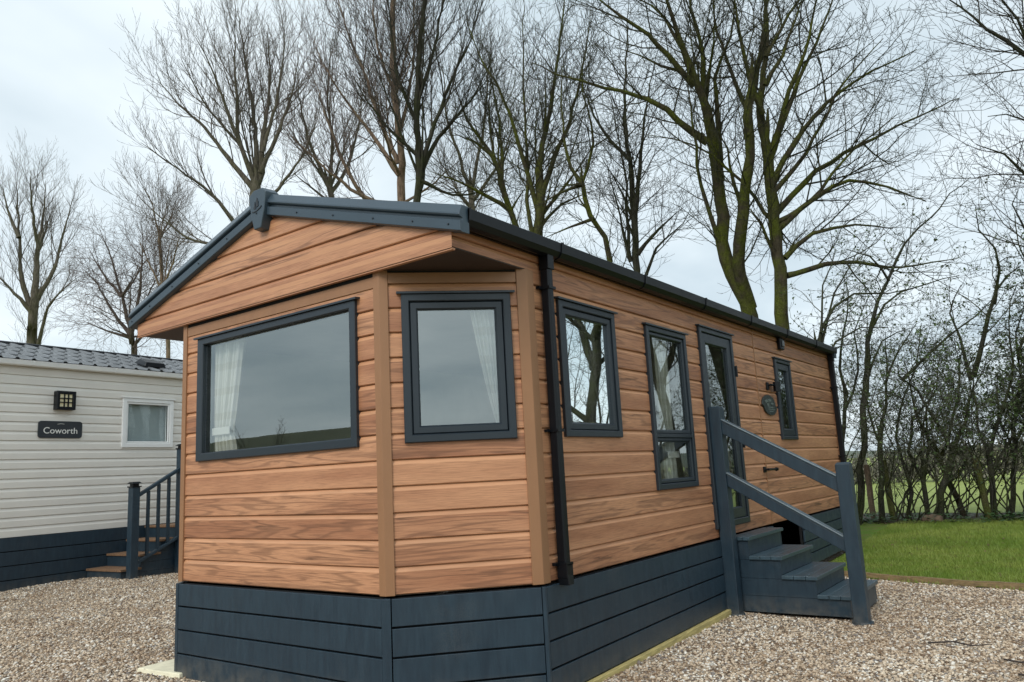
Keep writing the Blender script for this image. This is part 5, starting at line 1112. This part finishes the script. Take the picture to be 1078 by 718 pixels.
def hill(name, x0, x1, y, hh, seed, dy=120):
    rg = random.Random(seed); n = 60; m_ = []
    ph = [rg.uniform(0, 6.28) for _ in range(4)]
    v, f = [], []
    for j, (fy, fh) in enumerate(((0, 0), (.35, .6), (.7, .93), (1, 1), (1.6, .6))):
        for i in range(n + 1):
            x = x0 + (x1 - x0) * i / n
            h = hh * (.6 + .25 * math.sin(x * .012 + ph[0]) + .15 * math.sin(x * .031 + ph[1]) + .05 * math.sin(x * .09 + ph[2]))
            v.append((x, y + dy * fy, h * fh - .3))
    for j in range(4):
        for i in range(n): a = j * (n + 1) + i; f.append((a, a + 1, a + n + 2, a + n + 1))
    o = raw_mesh(name, np.array(v), np.array(f), M['hill'], smooth=True); return tag(o, kind='structure')
M['bank2'] = grass_mat('olive_bank', (.085, .095, .05, 1), (.11, .12, .065, 1), (.09, .08, .06, 1), .4)
M['hill'] = grass_mat('hill_pasture', (.12, .14, .10, 1), (.14, .15, .11, 1), (.10, .10, .085, 1), .02)
hill('hill', -500, 600, 330, 11, 2); hill('hill', -900, 300, -320, 46, 4, -200); hill('hill', -190, 70, -28, 7.4, 9, -18); bpy.data.objects['hill.002'].data.materials[0] = M['bank2']
far_t = [[.20, .13, [(-37, -26.5, -.1), (-37, -26.5, 1.5), (-36.9, -26.5, 2.2)]]] + [[.08, .012, [(-36.9, -26.5, 1.6 + .12 * i), (-36.9 + 1.2 * math.cos(i * 2.1), -26.5 + 1.2 * math.sin(i * 2.1), 3.0 + .15 * i), (-36.9 + 1.9 * math.cos(i * 2.1), -26.5 + 1.9 * math.sin(i * 2.1), 4.4 + .2 * i)]] for i in range(6)]
build_tree('mirror_far', far_t, 'bare_tree', 'small round bare tree mirrored low in the big front window', 'far', 'dark', 'trees')

# ------------------------------------------------------------------ sky, sun, camera
SUN_AZ, SUN_EL = math.radians(172), math.radians(38)      # azimuth from +Y towards +X: behind the camera
sd = Vector((math.sin(SUN_AZ) * math.cos(SUN_EL), math.cos(SUN_AZ) * math.cos(SUN_EL), math.sin(SUN_EL)))
wd = bpy.data.worlds.new('World'); SC.world = wd; wd.use_nodes = True; nt = wd.node_tree; nt.nodes.clear()
class WN_(N):
    def __init__(self, t): self.t = t
w_ = WN_(nt)
sky = w_.n('TexSky', sky_type='NISHITA'); sky.sun_disc = False; sky.sun_elevation = SUN_EL; sky.sun_rotation = SUN_AZ
g = w_.n('TexCoord').outputs['Generated']
sx = w_.n('SeparateXYZ'); w_.set(sx, 0, g)
zz = w_.math('MAXIMUM', sx.outputs[2], .0)
den = w_.math('ADD', zz, .22)
cv = w_.vec(w_.math('DIVIDE', sx.outputs[0], den), w_.math('DIVIDE', sx.outputs[1], den))
c1 = w_.noise(cv, .8, 5, .55, .3); c2 = w_.noise(cv, 2.1, 4, .5)
cl = w_.math('ADD', w_.math('MULTIPLY', c1, .75), w_.math('MULTIPLY', c2, .25))
cc = w_.mix(w_.ramp(cl, .39, .61), (4.7, 5.7, 6.35, 1), (7.7, 8.5, 8.9, 1))
vm = w_.n('VectorMath', operation='DOT_PRODUCT'); w_.set(vm, 0, g); vm.inputs[1].default_value = sd
glow = w_.ramp(vm.outputs['Value'], .35, 1.0, 1.0, 1.5)
gl = w_.n('VectorMath', operation='SCALE'); w_.set(gl, 0, cc); w_.set(gl, 'Scale', glow)
mixed = w_.mix(.93, sky.outputs[0], gl.outputs[0])
bg = w_.n('Background'); w_.set(bg, 0, mixed); bg.inputs[1].default_value = .1
wo = w_.n('OutputWorld'); nt.links.new(bg.outputs[0], wo.inputs[0])
sl = bpy.data.lights.new('sun', 'SUN'); sl.energy = 1.4; sl.angle = math.radians(22); sl.color = (1, .96, .90)
so = bpy.data.objects.new('sun', sl); C.objects.link(so); so.rotation_euler = (-sd).to_track_quat('-Z', 'Y').to_euler(); so.location = sd * 40

cd = bpy.data.cameras.new('camera'); co = bpy.data.objects.new('camera', cd); C.objects.link(co)
cd.sensor_width = 36; cd.sensor_fit = 'HORIZONTAL'; cd.lens = FPX / 1078 * 36; cd.clip_start = .05; cd.clip_end = 3000
co.matrix_world = Matrix(((RT[0], UP[0], -fwd[0], CAM[0]), (RT[1], UP[1], -fwd[1], CAM[1]), (RT[2], UP[2], -fwd[2], CAM[2]), (0, 0, 0, 1)))
SC.camera = co
SC.view_settings.view_transform = 'Standard'; SC.view_settings.look = 'None'; SC.view_settings.gamma = 1; SC.view_settings.exposure = 0.36
SC.render.film_transparent = False
SC.cycles.max_bounces = 5; SC.cycles.diffuse_bounces = 3; SC.cycles.glossy_bounces = 3; SC.cycles.transparent_max_bounces = 8
